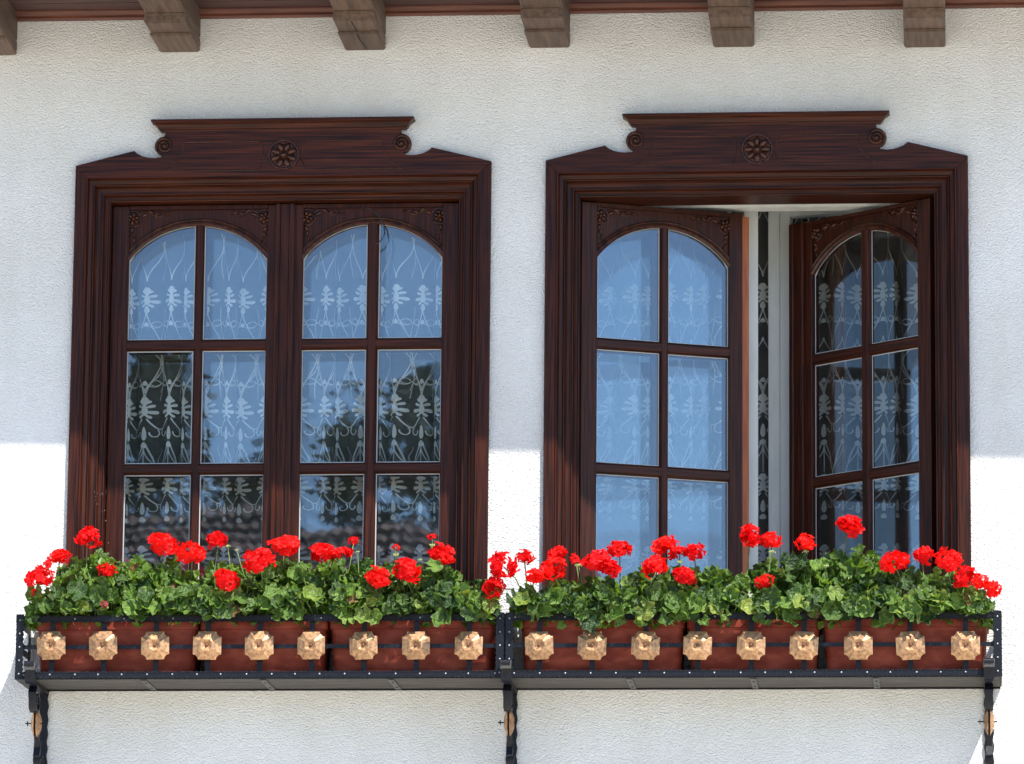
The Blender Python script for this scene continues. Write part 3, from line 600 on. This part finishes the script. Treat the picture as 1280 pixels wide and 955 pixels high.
# ================================================================== lace curtains
def curtain(k_, Y, label, seed):
    rr = random.Random(seed); ins = (.13, .02)[k_]; xa, xb = XW[k_] + ins, XW[k_] + CW - ins; z0_, z1_ = z_bot + .01, z_open + (.0, .09)[k_]
    ph = [rr.uniform(0, 6) for _ in range(4)]
    def fold(s): return Y + (.016, .026)[k_] * math.sin(s * 2 * PI / .16 + ph[0] + 1.2 * math.sin(s * 5 + ph[1])) + .010 * math.sin(s * 2 * PI / .073 + ph[2])
    def xs_(s): return s + .012 * math.sin(s * 2 * PI / .16 + ph[3]) + .006 * math.sin(s * 2 * PI / .061)
    def pt(s, z, o_=0): return (xs_(s), fold(s) + o_, z)
    t = thing('lace_curtain', ((xa + xb) / 2, Y, z0_), label, 'curtain', 'lace curtains')
    N = 180; b = MB(); b.strip([[pt(xa + (xb - xa) * i / N, z0_ + (z1_ - z0_) * j / 8) for j in range(9)] for i in range(N + 1)]); b.build('net', sheer_m, t, smooth=True)
    # embroidery
    A = MB(); T = MB()
    def tear(b, s, z, L, Wd, a, o_=-.003):
        ps = []
        for q in range(9):
            u = q / 9 * 2 * PI; r_ = Wd * .46 * math.sin(u) * (1.15 - .45 * math.cos(u)); l_ = L * .5 * (1 - math.cos(u))
            ps.append((s + l_ * math.cos(a) - r_ * math.sin(a), z + l_ * math.sin(a) + r_ * math.cos(a)))
        k = len(b.v); b.v += [pt(p[0], p[1], o_) for p in ps]; b.f.append(tuple(range(k, k + 9)))
    def rib(b, pts, wd, o_=-.003):
        k = len(b.v)
        for i, p in enumerate(pts):
            q = pts[min(i + 1, len(pts) - 1)]; q0_ = pts[max(i - 1, 0)]; dx, dz = q[0] - q0_[0], q[1] - q0_[1]; L = math.hypot(dx, dz) or 1
            b.v.append(pt(p[0] - dz / L * wd / 2, p[1] + dx / L * wd / 2, o_)); b.v.append(pt(p[0] + dz / L * wd / 2, p[1] - dx / L * wd / 2, o_))
        for i in range(len(pts) - 1): b.f.append((k + 2 * i, k + 2 * i + 1, k + 2 * i + 3, k + 2 * i + 2))
    def Z(py): return at(640, py - (0 if k_ else 2), Y).z
    def palm(s, z, k):
        tear(A, s, z + .014 * k, .030 * k, .013 * k, PI / 2)
        for sd in (-1, 1):
            for (dz, L, wd, an) in ((.022, .014, .0075, 50), (.011, .018, .008, 24), (-.001, .023, .0105, -10), (-.010, .015, .007, -45)):
                t_ = math.radians(an); tear(A, s + sd * .0015, z + dz * k, L * k, wd * k, t_ if sd > 0 else PI - t_)
        tear(A, s, z + .020 * k, .034 * k, .012 * k, -PI / 2)
    sp = .061; n_ = int((xb - xa) / sp); 
    for i in range(n_ + 1):
        s = xa + .02 + i * sp
        # top band palmette 350-380
        z = Z(372)
        palm(s, z - .006, 1.0); tear(A, s, z - .022, .024, .010, -PI / 2)
        # mid band and low band damask
        for (py, sc_) in ((515, 1.12), (612, 1.0), (700, 1.0)):
            z = Z(py)
            palm(s, z + .004, sc_ * .95)
            for sd in (-1, 1):
                rib(A, [(s + sd * (.004 + .0265 * u), z - .018 * sc_ - .030 * math.sin(u * PI * .5) * sc_) for u in [q / 6 for q in range(7)]], .0032)
                rib(A, [(s + sd * (.018 + .009 * math.cos(v)), z - (.058 + .011 * math.sin(v)) * sc_) for v in [q * .62 - 1 for q in range(8)]], .0028)
            tear(A, s, z - .040 * sc_, .040 * sc_, .009, -PI / 2); tear(A, s, z - .085 * sc_, .018, .012, -PI / 2)
        # small scroll rows
        for py in (404, 478):
            z = Z(py)
            tear(A, s, z + .008, .016, .009, -PI / 2)
            for sd in (-1, 1):
                rib(T, [(s + sd * (.018 + .009 * math.cos(v)), z + .009 * math.sin(v)) for v in [q * .7 for q in range(9)]], .0022)
                rib(T, [(s + sd * .0305 * u, z - .012 * math.sin(u * PI)) for u in [q / 6 for q in range(7)]], .0022)
        # ogee threads between the bands
        for (pa, pb) in ((385, 500), (262, 350), (560, 598), (425, 490)):
            za, zb_ = Z(pa), Z(pb)
            rib(T, [(s + sp * .5 + .006 * math.sin(u * 9 + i), za + (zb_ - za) * u) for u in [q / 10 for q in range(11)]], .0014)
            for sd in (-1, 1):
                rib(T, [(s + sd * sp * .25 * (1 - math.cos(u * 2 * PI * (1 if abs(pa - pb) > 50 else .5))), za + (zb_ - za) * u) for u in [q / 14 for q in range(15)]], .0024)
        z = Z(560)
        for sd in (-.5, .5): rib(T, [(s, z + .02), (s + sd * .03, z - .03), (s + sd * .055, z - .085)], .0035)
        rib(T, [(s, z + .02), (s, z - .03), (s + .0002, z - .085)], .002)
    A.build('embroidery', lace_m, t); T.build('fine_thread', thread_m, t)
curtain(0, .217, 'white patterned lace curtain hanging behind the closed left window', 3)
curtain(1, .63, 'white patterned lace curtain hanging behind the open right window', 8)

# ================================================================== flower racks
ZT, ZB = at(640, 766.5, -.24).z, at(640, 847, -.24).z
FY = -.24
px2m = 1 / 422.
def toothed(b, x0_, x1_, z0_, z1_, y0_, y1_, p=.0075, dpt=.0032, horiz=True):
    """flat bar with hammered, notched long edges"""
    if horiz:
        n_ = max(2, int((x1_ - x0_) / p)); top = []; bot = []
        for i in range(n_ + 1):
            x = x0_ + (x1_ - x0_) * i / n_; d = dpt * (i % 2); top.append((x, z1_ - d)); bot.append((x, z0_ + d))
        rows = [[(x, y0_, z) for x, z in bot], [(x, y0_, z) for x, z in top], [(x, y1_, z) for x, z in top], [(x, y1_, z) for x, z in bot], [(x, y0_, z) for x, z in bot]]
    else:
        n_ = max(2, int((z1_ - z0_) / p)); top = []; bot = []
        for i in range(n_ + 1):
            z = z0_ + (z1_ - z0_) * i / n_; d = dpt * (i % 2); top.append((x1_ - d, z)); bot.append((x0_ + d, z))
        rows = [[(x, y0_, z) for x, z in top], [(x, y0_, z) for x, z in bot], [(x, y1_, z) for x, z in bot], [(x, y1_, z) for x, z in top], [(x, y0_, z) for x, z in top]]
    b.strip(rows); r0 = [r_[0] for r_ in rows[:4]]; r1 = [r_[-1] for r_ in rows[:4]]; b.add(r0, [(0, 1, 2, 3)]); b.add(r1, [(3, 2, 1, 0)]); return b
sqL = [64, 129, 194, 259, 324, 389, 454.5, 520, 586]; sqR = [674, 740, 807, 872, 939, 1005, 1073, 1138, 1207]
def square_mesh():
    b = MB(); a = .0425; c = .0265; s_ = []
    pr = []
    for q in range(4):
        an = q * PI / 2; ca, sa = math.cos(an), math.sin(an)
        for (x, z) in ((a, -c), (a, 0), (a, c), (a - .0078, a - .0137), (a - .0137, a - .0078)): pr.append((x * ca - z * sa, x * sa + z * ca))
    m_ = len(pr); ctr = (0, -.016, 0)
    rows = [[(x * f_, y_, z * f_) for x, z in pr] for f_, y_ in ((1, 0.0), (1, -.002), (.40, -.019), (.35, -.0185), (.16, -.0115))]
    b.strip(rows, close=True); b.add([(0, -.011, 0)] + rows[-1], [(0, i + 1, (i + 1) % m_ + 1) for i in range(m_)])
    return b
sq_me = square_mesh().mesh('copper_square', copper)
bb = MB(); bb.dome((0, -.0115, 0), (0, -1, 0), .0055, .006, 8, 3); boss_me = bb.mesh('boss', copper_c, True)
def beads(t, x0_, x1_, zs_, y):
    b = MB(); n_ = int((x1_ - x0_) / .0082)
    for z in zs_:
        for i in range(n_): b.dome((x0_ + (i + .5) * (x1_ - x0_) / n_, y, z + R.uniform(-.0004, .0004)), (0, -1, .35), R.uniform(.0022, .0033), .0026, 5, 2)
    o = b.build('hammered_edge', iron_b, t); o['kind'] = 'stuff'
def rack(x0_, x1_, sqs, label, lp, rp):
    t = thing('flower_rack', ((x0_ + x1_) / 2, FY / 2, ZB), label, 'flower rack', 'iron flower racks under the windows')
    off = t['_o']; y0_, y1_ = FY, FY + .005
    rh = .0235
    toothed(MB(), x0_, x1_, ZT - rh, ZT, y0_, y1_).build('top_rail', iron, t)
    toothed(MB(), x0_, x1_, ZB, ZB + rh, y0_, y1_).build('bottom_rail', iron, t)
    zm = at(640, 806.5, FY).z
    beads(t, x0_ + lp, x1_ - rp, (ZB + .0042, ZB + rh - .004, ZT - .004, ZT - rh + .0042), y0_ - .0003)
    toothed(MB(), x0_, x1_, zm - .007, zm + .007, y0_ + .006, y1_ + .006, .006, .0015).build('middle_rail', iron, t)
    for (a_, c_) in ((x0_ + .0005, x0_ + lp), (x1_ - rp, x1_ - .0005)):
        toothed(MB(), a_, c_, ZB - .002, ZT + .002, y0_ - .0045, y0_ - .0005, horiz=False).build('corner_post', iron, t)
    for q in sqs:
        c = at(q, 807, FY - .003); b = MB(); toothed(b, c.x - .009, c.x + .009, ZB + rh * .5, ZT - rh * .5, y0_ + .012, y0_ + .016, .007, .002, False); b.build('upright', iron, t)
        o = bpy.data.objects.new('copper_square', sq_me); col.objects.link(o); o.parent = t; o.location = (c.x - off[0], FY - .003 - off[1], c.z - off[2]); o.rotation_euler = (R.uniform(-.03, .03), R.uniform(-.05, .05) + PI / 2 * R.randrange(4), R.uniform(-.06, .06)); o.scale = (1 + R.uniform(-.02, .02),) * 3
        o2 = bpy.data.objects.new('boss', boss_me); col.objects.link(o2); o2.parent = o
    # rivets
    b = MB(); nr = 20
    for i in range(nr):
        x = x0_ + .03 + (x1_ - x0_ - .06) * i / (nr - 1); b.dome((x + R.uniform(-.004, .004), y0_ - .0003, ZB + rh * .55), (0, -1, 0), .0032, .0028, 7, 2)
        if i % 2 == 0: b.dome((x, y0_ - .0003, ZT - rh * .5), (0, -1, 0), .0032, .0028, 7, 2)
    for x in (x0_ + lp / 2, x1_ - rp / 2):
        for q in range(5): b.dome((x, y0_ - .0046, ZB + .015 + q * .041), (0, -1, 0), .003, .0028, 7, 2)
    o = b.build('rivet', steel, t); o['kind'] = 'stuff'
    # side panels: rails to the wall with a slot between
    for (xs0, sg) in ((x0_, 1), (x1_, -1)):
        a_, c_ = sorted((xs0, xs0 + sg * .004))
        b = MB()
        b.prism_x([(FY + .0055, ZT - .03), (FY + .0055, ZT), (-.004, ZT), (-.004, ZT - .03)], a_, c_); b.prism_x([(FY + .0055, ZB), (FY + .0055, ZB + .03), (-.004, ZB + .03), (-.004, ZB)], a_, c_)
        b.prism_x([(FY + .0055, ZB + .0305), (FY + .0055, ZT - .0305), (FY + .035, ZT - .0305), (FY + .035, ZB + .0305)], a_, c_); b.prism_x([(-.03, ZB + .0305), (-.03, ZT - .0305), (-.004, ZT - .0305), (-.004, ZB + .0305)], a_, c_)
        b.prism_x([(FY + .036, (ZB + ZT) / 2 - .01), (FY + .036, (ZB + ZT) / 2 + .01), (-.031, (ZB + ZT) / 2 + .01), (-.031, (ZB + ZT) / 2 - .01)], a_, c_)
        b.build('side_panel', iron, t)
    # tray boards and straps
    for q in range(3):
        ya, yb = FY + .012 + q * .074, FY + .012 + q * .074 + .0725; MB().box(x0_ + .006, x1_ - .006, ya, yb, ZB - .001, ZB + .012).build('tray_board', tray_m, t)
    MB().box(x0_ + .004, x1_ - .004, -.0045, -.0005, ZB - .006, ZB + .03).build('back_rail', iron, t)
    MB().box(x0_ + .006, x1_ - .006, FY + .0055, FY + .0115, ZB - .0005, ZB + .01).build('front_edge_strip', iron, t)
    return t
xA, xM, xB = at(19.5, 800, FY).x, at(631, 800, FY).x, at(1252.5, 800, FY).x
rk1 = rack(xA, xM - .0008, sqL, 'black iron flower rack with nine copper squares under the left window', .026, .027)
rk2 = rack(xM + .0008, xB, sqR, 'black iron flower rack with nine copper squares under the right window', .026, .027)
for (rk, sts) in ((rk1, (178, 328, 488)), (rk2, (786, 941, 1095))):
    for sx_ in sts:
        x = at(sx_, 847, FY).x; b = MB(); b.box(x - .009, x + .009, FY + .014, -.006, ZB - .0045, ZB - .0015)
        b.build('strap', iron_g, rk)
        b = MB()
        for q in (.25, .75): b.dome((x, FY + .014 + .22 * q, ZB - .0046), (0, 0, -1), .004, .002, 6, 2)
        b.build('strap_bolt', crack_m, rk)

# ---- scroll brackets
bl = ['black iron wall bracket with copper rosette under the left end of the racks', 'black iron wall bracket with copper rosette in the middle where the two racks meet', 'black iron wall bracket with copper rosette under the right end of the racks']
def spiral(c, r0, r1, a0, a1, n_=26): return [(c[0] + (r0 + (r1 - r0) * i / n_) * math.cos(a0 + (a1 - a0) * i / n_), c[1] + (r0 + (r1 - r0) * i / n_) * math.sin(a0 + (a1 - a0) * i / n_)) for i in range(n_ + 1)]
def bracket(x, label, pin):
    zt_ = ZB - .006; t = thing('wall_bracket', (x, 0, zt_ - .6), label, 'bracket', 'scroll brackets holding the flower racks')
    toothed(MB(), x - .0155, x + .0155, zt_ - .62, zt_ - .0005, -.010, -.0015, .022, .004, False).build('wall_bar', iron, t)
    MB().box(x - .013, x + .013, FY - .012, -.0105, zt_ - .010, zt_ - .001).build('arm', iron, t)
    def flat(pts, wd, th, nm, m_=iron):
        b = MB(); rows = []
        for i, p in enumerate(pts):
            q = pts[min(i + 1, len(pts) - 1)]; q0_ = pts[max(i - 1, 0)]; dy, dz = q[0] - q0_[0], q[1] - q0_[1]; L = math.hypot(dy, dz) or 1; ny, nz_ = -dz / L * th / 2, dy / L * th / 2
            w_ = wd / 2 * (1 + .06 * math.sin(i * 2.1))
            rows.append([(x - w_, p[0] + ny, p[1] + nz_), (x + w_, p[0] + ny, p[1] + nz_), (x + w_, p[0] - ny, p[1] - nz_), (x - w_, p[0] - ny, p[1] - nz_)])
        b.strip(rows, close=True); b.add(rows[0], [(0, 1, 2, 3)]); b.add(rows[-1], [(3, 2, 1, 0)]); b.build(nm, m_, t, smooth=True, angle=45)
    flat([(FY - .0125, zt_ - .004)] + [(FY - .016, zt_ + .012), (FY - .020, zt_ + .03)] + spiral((FY - .030, zt_ + .045), .014, .006, -1.0, 3.8, 14), .030, .005, 'front_hook', iron)
    MB().box(x - .017, x + .017, FY - .034, FY - .0145, zt_ + .030, zt_ + .056, .006).build('hook_collar', iron_g, t)
    # two scrolls joined by the rosette, curling from the arm down to the wall bar
    flat([(FY + .05, zt_ - .012), (FY + .035, zt_ - .03)] + spiral((FY + .075, zt_ - .052), .038, .012, PI * .85, PI * 3.4)[2:], .024, .007, 'upper_scroll', iron)
    flat([(-.150, zt_ - .068), (-.138, zt_ - .085), (-.128, zt_ - .10), (-.115, zt_ - .15), (-.100, zt_ - .18), (-.085, zt_ - .21)], .016, .007, 'brace')
    flat(spiral((-.068, zt_ - .225), .030, .010, PI * .9, PI * 3.2), .024, .006, 'lower_scroll', iron)
    flat([(-.092, zt_ - .165), (-.098, zt_ - .19), (-.108, zt_ - .205), (-.112, zt_ - .215)], .020, .009, 'leaf')
    flat([(-.072, zt_ - .25), (-.045, zt_ - .30), (-.028, zt_ - .36), (-.012, zt_ - .42)], .018, .007, 'tail')
    # rosette seen edge-on: two copper dishes back to back with a pin
    cy_, cz_ = -.125, zt_ - .115
    for sg in (-1, 1):
        o = bpy.data.objects.new('copper_rosette', sq_me); col.objects.link(o); o.parent = t; off = t['_o']; o.location = (x + sg * .003 - off[0], cy_ - off[1], cz_ - off[2]); o.rotation_euler = (0, 0, sg * PI / 2); o.scale = (.72, .62, .95)
    b = MB(); b.tube([(x - .034 if pin < 0 else x - .036, cy_, cz_), (x + .024, cy_, cz_)], .0022, 6); b.dome((x - .026, cy_, cz_), (-1, 0, 0), .009, .003, 8, 2); b.build('pin', crack_m, t)
    return t
bracket(at(47, 860, -.12).x, bl[0], -1); bracket(at(637, 860, -.12).x, bl[1], -1); bracket(at(1236, 860, -.12).x, bl[2], -1)

# ================================================================== planters and geraniums
pr_px = [(43, 247), (249, 409), (410.5, 619), (649, 856), (858, 1026), (1027.5, 1237)]
pn = ['leftmost of the six terracotta troughs, in the left end of the left rack', 'terracotta trough in the middle of the left rack', 'terracotta trough in the right end of the left rack', 'terracotta trough in the left end of the right rack', 'terracotta trough in the middle of the right rack', 'rightmost terracotta trough, in the right end of the right rack']
gl = ['red geranium spilling from the trough at the far left end of the left rack', 'red geranium in the middle trough of the left rack', 'red geranium in the right trough of the left rack, below the right sash', 'red geranium in the left trough of the right rack, beside the wall gap', 'red geranium in the middle trough of the right rack', 'red geranium in the trough at the far right end of the right rack']
def planter(pa, pb, label):
    Yf = FY + .03; xa, xb = at(pa, 800, Yf).x, at(pb, 800, Yf).x; z0_ = ZB + .0125; z1_ = ZT - .012; yb = -.03
    t = thing('planter', ((xa + xb) / 2, -.12, z0_), label, 'planter', 'terracotta troughs in the racks')
    def ring(e_, z, r_=.018, ex=0):     # rounded rectangle
        ps = []; x0_, x1_, y0_, y1_ = xa + e_ + ex, xb - e_ - ex, Yf + e_, yb - e_
        for (cx_, cy_, a0) in ((x1_ - r_, y0_ + r_, -PI / 2), (x1_ - r_, y1_ - r_, 0), (x0_ + r_, y1_ - r_, PI / 2), (x0_ + r_, y0_ + r_, PI)):
            for q in range(5): a = a0 + q * PI / 8; ps.append((cx_ + r_ * math.cos(a), cy_ + r_ * math.sin(a), z))
        return ps
    b = MB(); zr_ = z1_ - .030
    rows = [ring(.016, z0_, .02, .004), ring(.012, z0_ + .006, .025, .002), ring(.006, zr_ - .001), ring(.0055, zr_), ring(.001, zr_ + .002), ring(0, z1_ - .004), ring(0, z1_), ring(.005, z1_), ring(.007, z1_ - .03)]
    b.strip(rows, close=True); b.add(rows[0], [tuple(range(20))[::-1]]); b.build('trough', terra, t, smooth=True, angle=35)
    b = MB(); r_ = ring(.008, z1_ - .025); b.add(r_, [tuple(range(20))]); b.build('soil', soil_m, t)
    return xa, xb
PL = [planter(a, c, l_) for (a, c), l_ in zip(pr_px, pn)]

# leaf variants: ruffled, scalloped round blades with a notch, unit radius
def leaf_mesh(seed, m_):
    rr = random.Random(seed); b = MB(); no = 18; ni = 9; cup = rr.uniform(.1, .55); ru = rr.uniform(.14, .42); ph = rr.uniform(0, 6); fold_ = rr.uniform(-.25, .25)
    def zz(r_, a): return cup * r_ * r_ + ru * r_ * r_ * math.sin(a * rr_f + ph) + fold_ * r_ * math.cos(a) * r_
    rr_f = rr.choice((4, 5, 6))
    def pt(r_, a): x, y = r_ * math.cos(a), r_ * math.sin(a); return (x, y, zz(r_, a))
    b.v.append((0, 0, 0)); g0 = .22
    for i in range(ni): a = g0 + (2 * PI - 2 * g0) * i / (ni - 1); b.v.append(pt(.55, a))
    for i in range(no): a = g0 + (2 * PI - 2 * g0) * i / (no - 1); b.v.append(pt((1.0 if i % 3 == 1 else .93 if i % 3 == 2 else .84) * rr.uniform(.94, 1.05), a))
    for i in range(ni - 1):
        b.f.append((0, 1 + i, 2 + i)); o0 = 1 + ni + 2 * i
        b.f.append((1 + i, o0, o0 + 1)); b.f.append((1 + i, o0 + 1, 2 + i)); b.f.append((2 + i, o0 + 1, o0 + 2))
    b.f.append((ni, no + ni - 1, no + ni))
    return b.mesh('leaf', m_, True)
LM = [leaf_mesh(i, leaf_m) for i in range(16)]; LY = [leaf_mesh(50 + i, leaf_y) for i in range(8)]; LB = [leaf_mesh(70 + i, leaf_b) for i in range(3)]
# flower head variants
def head_mesh(seed, nf, m_):
    rr = random.Random(seed); b = MB(); lob = [(Vector([rr.gauss(0, 1) for _ in range(3)]).normalized(), rr.uniform(-.32, .22)) for _ in range(5)]; gap = Vector((rr.uniform(-1, 1), -.3, rr.uniform(-1, .2))).normalized()
    for i in range(nf):
        u = (i + .5) / nf; ph = i * 2.39996 + rr.uniform(-.3, .3); ct = 1 - 1.66 * u; st = math.sqrt(max(0, 1 - ct * ct)); d = Vector((st * math.cos(ph), st * math.sin(ph), ct)); d = (d + Vector([rr.uniform(-.2, .2) for _ in range(3)])).normalized()
        if d.dot(gap) > .80: continue
        R_ = rr.uniform(.50, .80) + sum(max(0, d.dot(v)) ** 3 * a_ for v, a_ in lob)
        c = d * R_; d2 = (d + Vector([rr.uniform(-.5, .5) for _ in range(3)])).normalized(); a = Vector((0, 0, 1)) if abs(d2.z) < .9 else Vector((1, 0, 0)); uu = d2.cross(a).normalized(); vv = d2.cross(uu); r0 = rr.uniform(0, 6); S_ = rr.uniform(.24, .44)
        for q in range(5):
            an = r0 + q * 2 * PI / 5; e1 = (uu * math.cos(an) + vv * math.sin(an)); e2 = (-uu * math.sin(an) + vv * math.cos(an)); lift = rr.uniform(.0, .6); w_ = S_ * rr.uniform(.40, .56)
            k = len(b.v); f1, f2 = rr.uniform(-.2, .15), rr.uniform(-.2, .15)
            b.v += [tuple(c), tuple(c + e1 * S_ * .55 + e2 * w_ * .85 + d2 * S_ * lift * .6), tuple(c + e1 * S_ * .62 + d2 * S_ * (lift * .5 - .12)), tuple(c + e1 * S_ * .55 - e2 * w_ * .85 + d2 * S_ * lift * .6),
                    tuple(c + e1 * S_ * 1.0 + e2 * w_ * .5 + d2 * S_ * (lift * .6 + f1)), tuple(c + e1 * S_ * 1.0 - e2 * w_ * .5 + d2 * S_ * (lift * .6 + f2))]
            b.f += [(k, k + 1, k + 2), (k, k + 2, k + 3), (k + 1, k + 4, k + 2), (k + 2, k + 4, k + 5), (k + 2, k + 5, k + 3)]
    return b.mesh('flower_head', m_, False)
HM = [head_mesh(i, 34, petal_m) for i in range(9)]; HS = [head_mesh(20 + i, 14, petal_m) for i in range(4)]
bb = MB()
for i in range(14):
    a = i * 2.4; r_ = .25 + .55 * R.random(); bb.dome((r_ * math.cos(a), r_ * math.sin(a), R.uniform(-.3, .3)), (math.cos(a) * .6, math.sin(a) * .6, 1), .16, .45, 5, 2)
bud_me = bb.mesh('bud_cluster', bud_m, True)

crown = [(40, 752), (50, 742), (66, 728), (90, 703), (120, 690), (150, 690), (185, 702), (230, 708), (300, 706), (345, 700), (375, 706), (420, 703), (450, 699), (500, 706), (540, 702), (570, 716), (600, 728), (614, 752), (622, 764),
         (634, 766), (642, 755), (655, 740), (690, 730), (730, 728), (780, 718), (820, 716), (870, 709), (910, 716), (945, 706), (975, 700), (1010, 694), (1045, 688), (1070, 686), (1100, 694), (1130, 712), (1160, 712), (1190, 722), (1215, 735), (1234, 750), (1240, 762)]
def top(px):
    return top0(px) + 5 * math.sin(px * .13 + 1) + 4 * math.sin(px * .31) + 3 * math.sin(px * .057)
def top0(px):
    for (a, c) in zip(crown, crown[1:]):
        if a[0] <= px <= c[0]: return a[1] + (c[1] - a[1]) * (px - a[0]) / (c[0] - a[0])
    return 768
heads = [(110, 673, 16), (74, 697, 14), (60, 706, 10), (49, 725, 18), (44, 741, 9), (133, 714, 11.5), (202, 681, 19), (238, 693, 20), (272, 676, 14), (283, 726, 17.5), (325, 702, 18.5), (355, 685, 18), (402, 693, 19.5), (427, 692, 13), (442, 676, 8.5),
         (472, 723, 15), (508, 714, 18), (494, 684, 6), (540, 671, 6.5), (552, 694, 16.5), (629, 708, 20), (618, 735, 16), (656, 697, 11), (668, 721, 13), (692, 712, 18), (697, 694, 13), (719, 699, 8.5), (745, 705, 18), (762, 711, 15), (774, 687, 14), (832, 685, 20), (818, 709, 18),
         (868, 692, 13), (855, 721, 14), (938, 671, 16), (964, 676, 14), (957, 728, 11), (1007, 679, 13), (1061, 657, 19), (1120, 703, 18.5), (1154, 695, 15), (1186, 702, 17), (1208, 722, 15), (1225, 728, 13), (1240, 738, 14), (850, 690, 11)]
buds = [(285, 683, 5), (296, 688, 4), (205, 727, 5), (405, 717, 5), (426, 720, 4), (495, 694, 6), (540, 682, 6), (525, 700, 4), (723, 707, 6), (850, 703, 6), (927, 740, 5), (1032, 708, 6), (1075, 697, 5), (965, 690, 6), (1007, 690, 6), (447, 690, 4), (1112, 700, 4), (1180, 738, 4)]
def place(me, name, t, loc, nrm, roll, s, spin=None):
    o = bpy.data.objects.new(name, me); col.objects.link(o); o.parent = t; off = t['_o']
    q = nrm.to_track_quat('Z', 'Y'); m4 = q.to_matrix() @ Matrix.Rotation(roll, 3, 'Z')
    o.rotation_euler = m4.to_euler(); o.location = (loc[0] - off[0], loc[1] - off[1], loc[2] - off[2]); o.scale = s if isinstance(s, tuple) else (s, s, s); return o
plants = []
bounds = [(36, 248), (248, 410), (410, 622), (640, 857), (857, 1026), (1026, 1244)]
for i, ((pa, pb), (xa, xb)) in enumerate(zip(bounds, PL)):
    t = thing('geranium', ((xa + xb) / 2, -.13, ZT - .04), gl[i], 'geranium', 'red geraniums in the troughs'); plants.append(t)
    rr = random.Random(100 + i); stems = MB(); inner = MB()
    zs0 = ZT - .037; dens = (pb - pa) / 212
    nl = int(240 * dens)
    def stem(p, r_=.0016):
        bx = min(max(p[0] + rr.uniform(-.05, .05), xa + .03), xb - .03); by = -.13 + rr.uniform(-.05, .05)
        q0_ = Vector((bx, by, zs0)); q2_ = Vector(p); q1_ = (q0_ + q2_) / 2 + Vector((rr.uniform(-.01, .01), rr.uniform(-.01, .01), .015)); stems.tube([q0_, q1_, q2_], r_ * 1.4, 4, r_)
    for j in range(nl):
        px = rr.uniform(pa, pb); ty = top(px) + rr.uniform(-4, 3)
        u = rr.random()
        mode = rr.random()
        if mode < .25:            # front overhang above and over the rail
            py = rr.uniform(734, 755) + (rr.random() ** 5) * 24; Y = rr.uniform(FY - .045, FY - .014); nrm = Vector((rr.uniform(-.6, .6), -1, rr.uniform(-.2, .7)))
            if ty > 758: continue
        else:
            py = ty + (762 - ty) * u ** 1.1; h = (762 - py) / 75.
            Y = FY - .03 + .14 * rr.random() ** 1.2 + .05 * max(0, h - .4); nrm = Vector((rr.uniform(-1, 1), -rr.uniform(.1, 1.1), rr.uniform(-.3, 1.1)))
        c = at(px, py + 5, Y); s = rr.uniform(.018, .035) if mode < .25 else rr.uniform(.012, .022) if mode < .6 else rr.uniform(.018, .031)
        yel = rr.random() < (.24 if mode < .25 else .035)
        place(rr.choice(LB if rr.random() < .022 else LY if yel else LM), 'leaf', t, c, nrm.normalized(), rr.uniform(0, 6.3), (s, s * rr.uniform(.8, 1.1), s * rr.uniform(.7, 1.4)))
        if j % 3 == 0: stem(c)
    # inner, shaded small foliage
    for j in range(int(1500 * dens)):
        px = rr.uniform(pa, pb); ty = top(px) + 9; py = ty + (782 - ty) * rr.random(); Y = rr.uniform(FY + .02, -.05); c = at(px, py, Y); 
        a = Vector([rr.uniform(-1, 1) for _ in range(3)]).normalized(); u_ = a.cross(Vector((.3, .2, 1))).normalized(); v_ = a.cross(u_); s = rr.uniform(.010, .021)
        inner.add([c + (u_ * math.cos(q * PI / 3) + v_ * math.sin(q * PI / 3)) * s * (1 if q % 2 else .85) + a * s * .25 * (q % 2) for q in range(6)], [(0, 1, 2, 3, 4, 5)])
    o = inner.build('small_foliage', leaf_m, t); o['kind'] = 'stuff'
    for (hx, hy, hr) in heads:
        if not (pa - 2 <= hx < pb + (19 if i == 2 else 0)) : continue
        if i == 3 and hx < 640: continue
        if i == 2 and hx > 612: continue
        Y = FY + rr.uniform(-.055, -.015) + (.075 if hy < 698 else 0); s = hr * px2m * 1.16
        c = at(hx, hy, Y); nrm = Vector((rr.uniform(-.3, .3), -.45, 1)).normalized()
        place(rr.choice(HM if hr > 10 else HS), 'flower_head', t, c, nrm, rr.uniform(0, 6), (s * rr.uniform(.92, 1.12), s * rr.uniform(.9, 1.05), s * rr.uniform(.8, .95))); stem(c - nrm * s * .35, .0019)
    for (hx, hy, hr) in [(620.5, 0, 0)][:0]: pass
    for (hx, hy, hr) in buds:
        if not pa <= hx < pb: continue
        c = at(hx, hy, FY + .01); place(bud_me, 'bud_cluster', t, c, Vector((0, -.3, 1)).normalized(), rr.uniform(0, 6), hr * px2m * .8); stem(c, .0013)
    if i == 3:
        for (hx, hy, hr) in ((629, 708, 20), (618, 735, 16)):
            s = hr * px2m * 1.1; c = at(hx, hy, FY - .03); place(HM[1], 'flower_head', t, c, Vector((-.3, -.5, 1)).normalized(), rr.uniform(0, 6), s)
            p1 = at(660, 755, FY + .03); stems.tube([p1, (Vector(p1) + c) / 2 + Vector((0, 0, .02)), c], .0025, 4, .002)
    if i == 0:
        c = at(131, 755, FY - .04); o = place(HS[0], 'wilted_head', t, c, Vector((0, -1, -.2)), 1, .018); o.data = head_mesh(77, 10, wilt_m); stem(c)
        for (hx, hy) in ((73, 697), (50, 728)): pass
    o = stems.build('stem', stem_m, t, smooth=True); o['kind'] = 'stuff'

for o in bpy.data.objects:
    if '_o' in o: del o['_o']
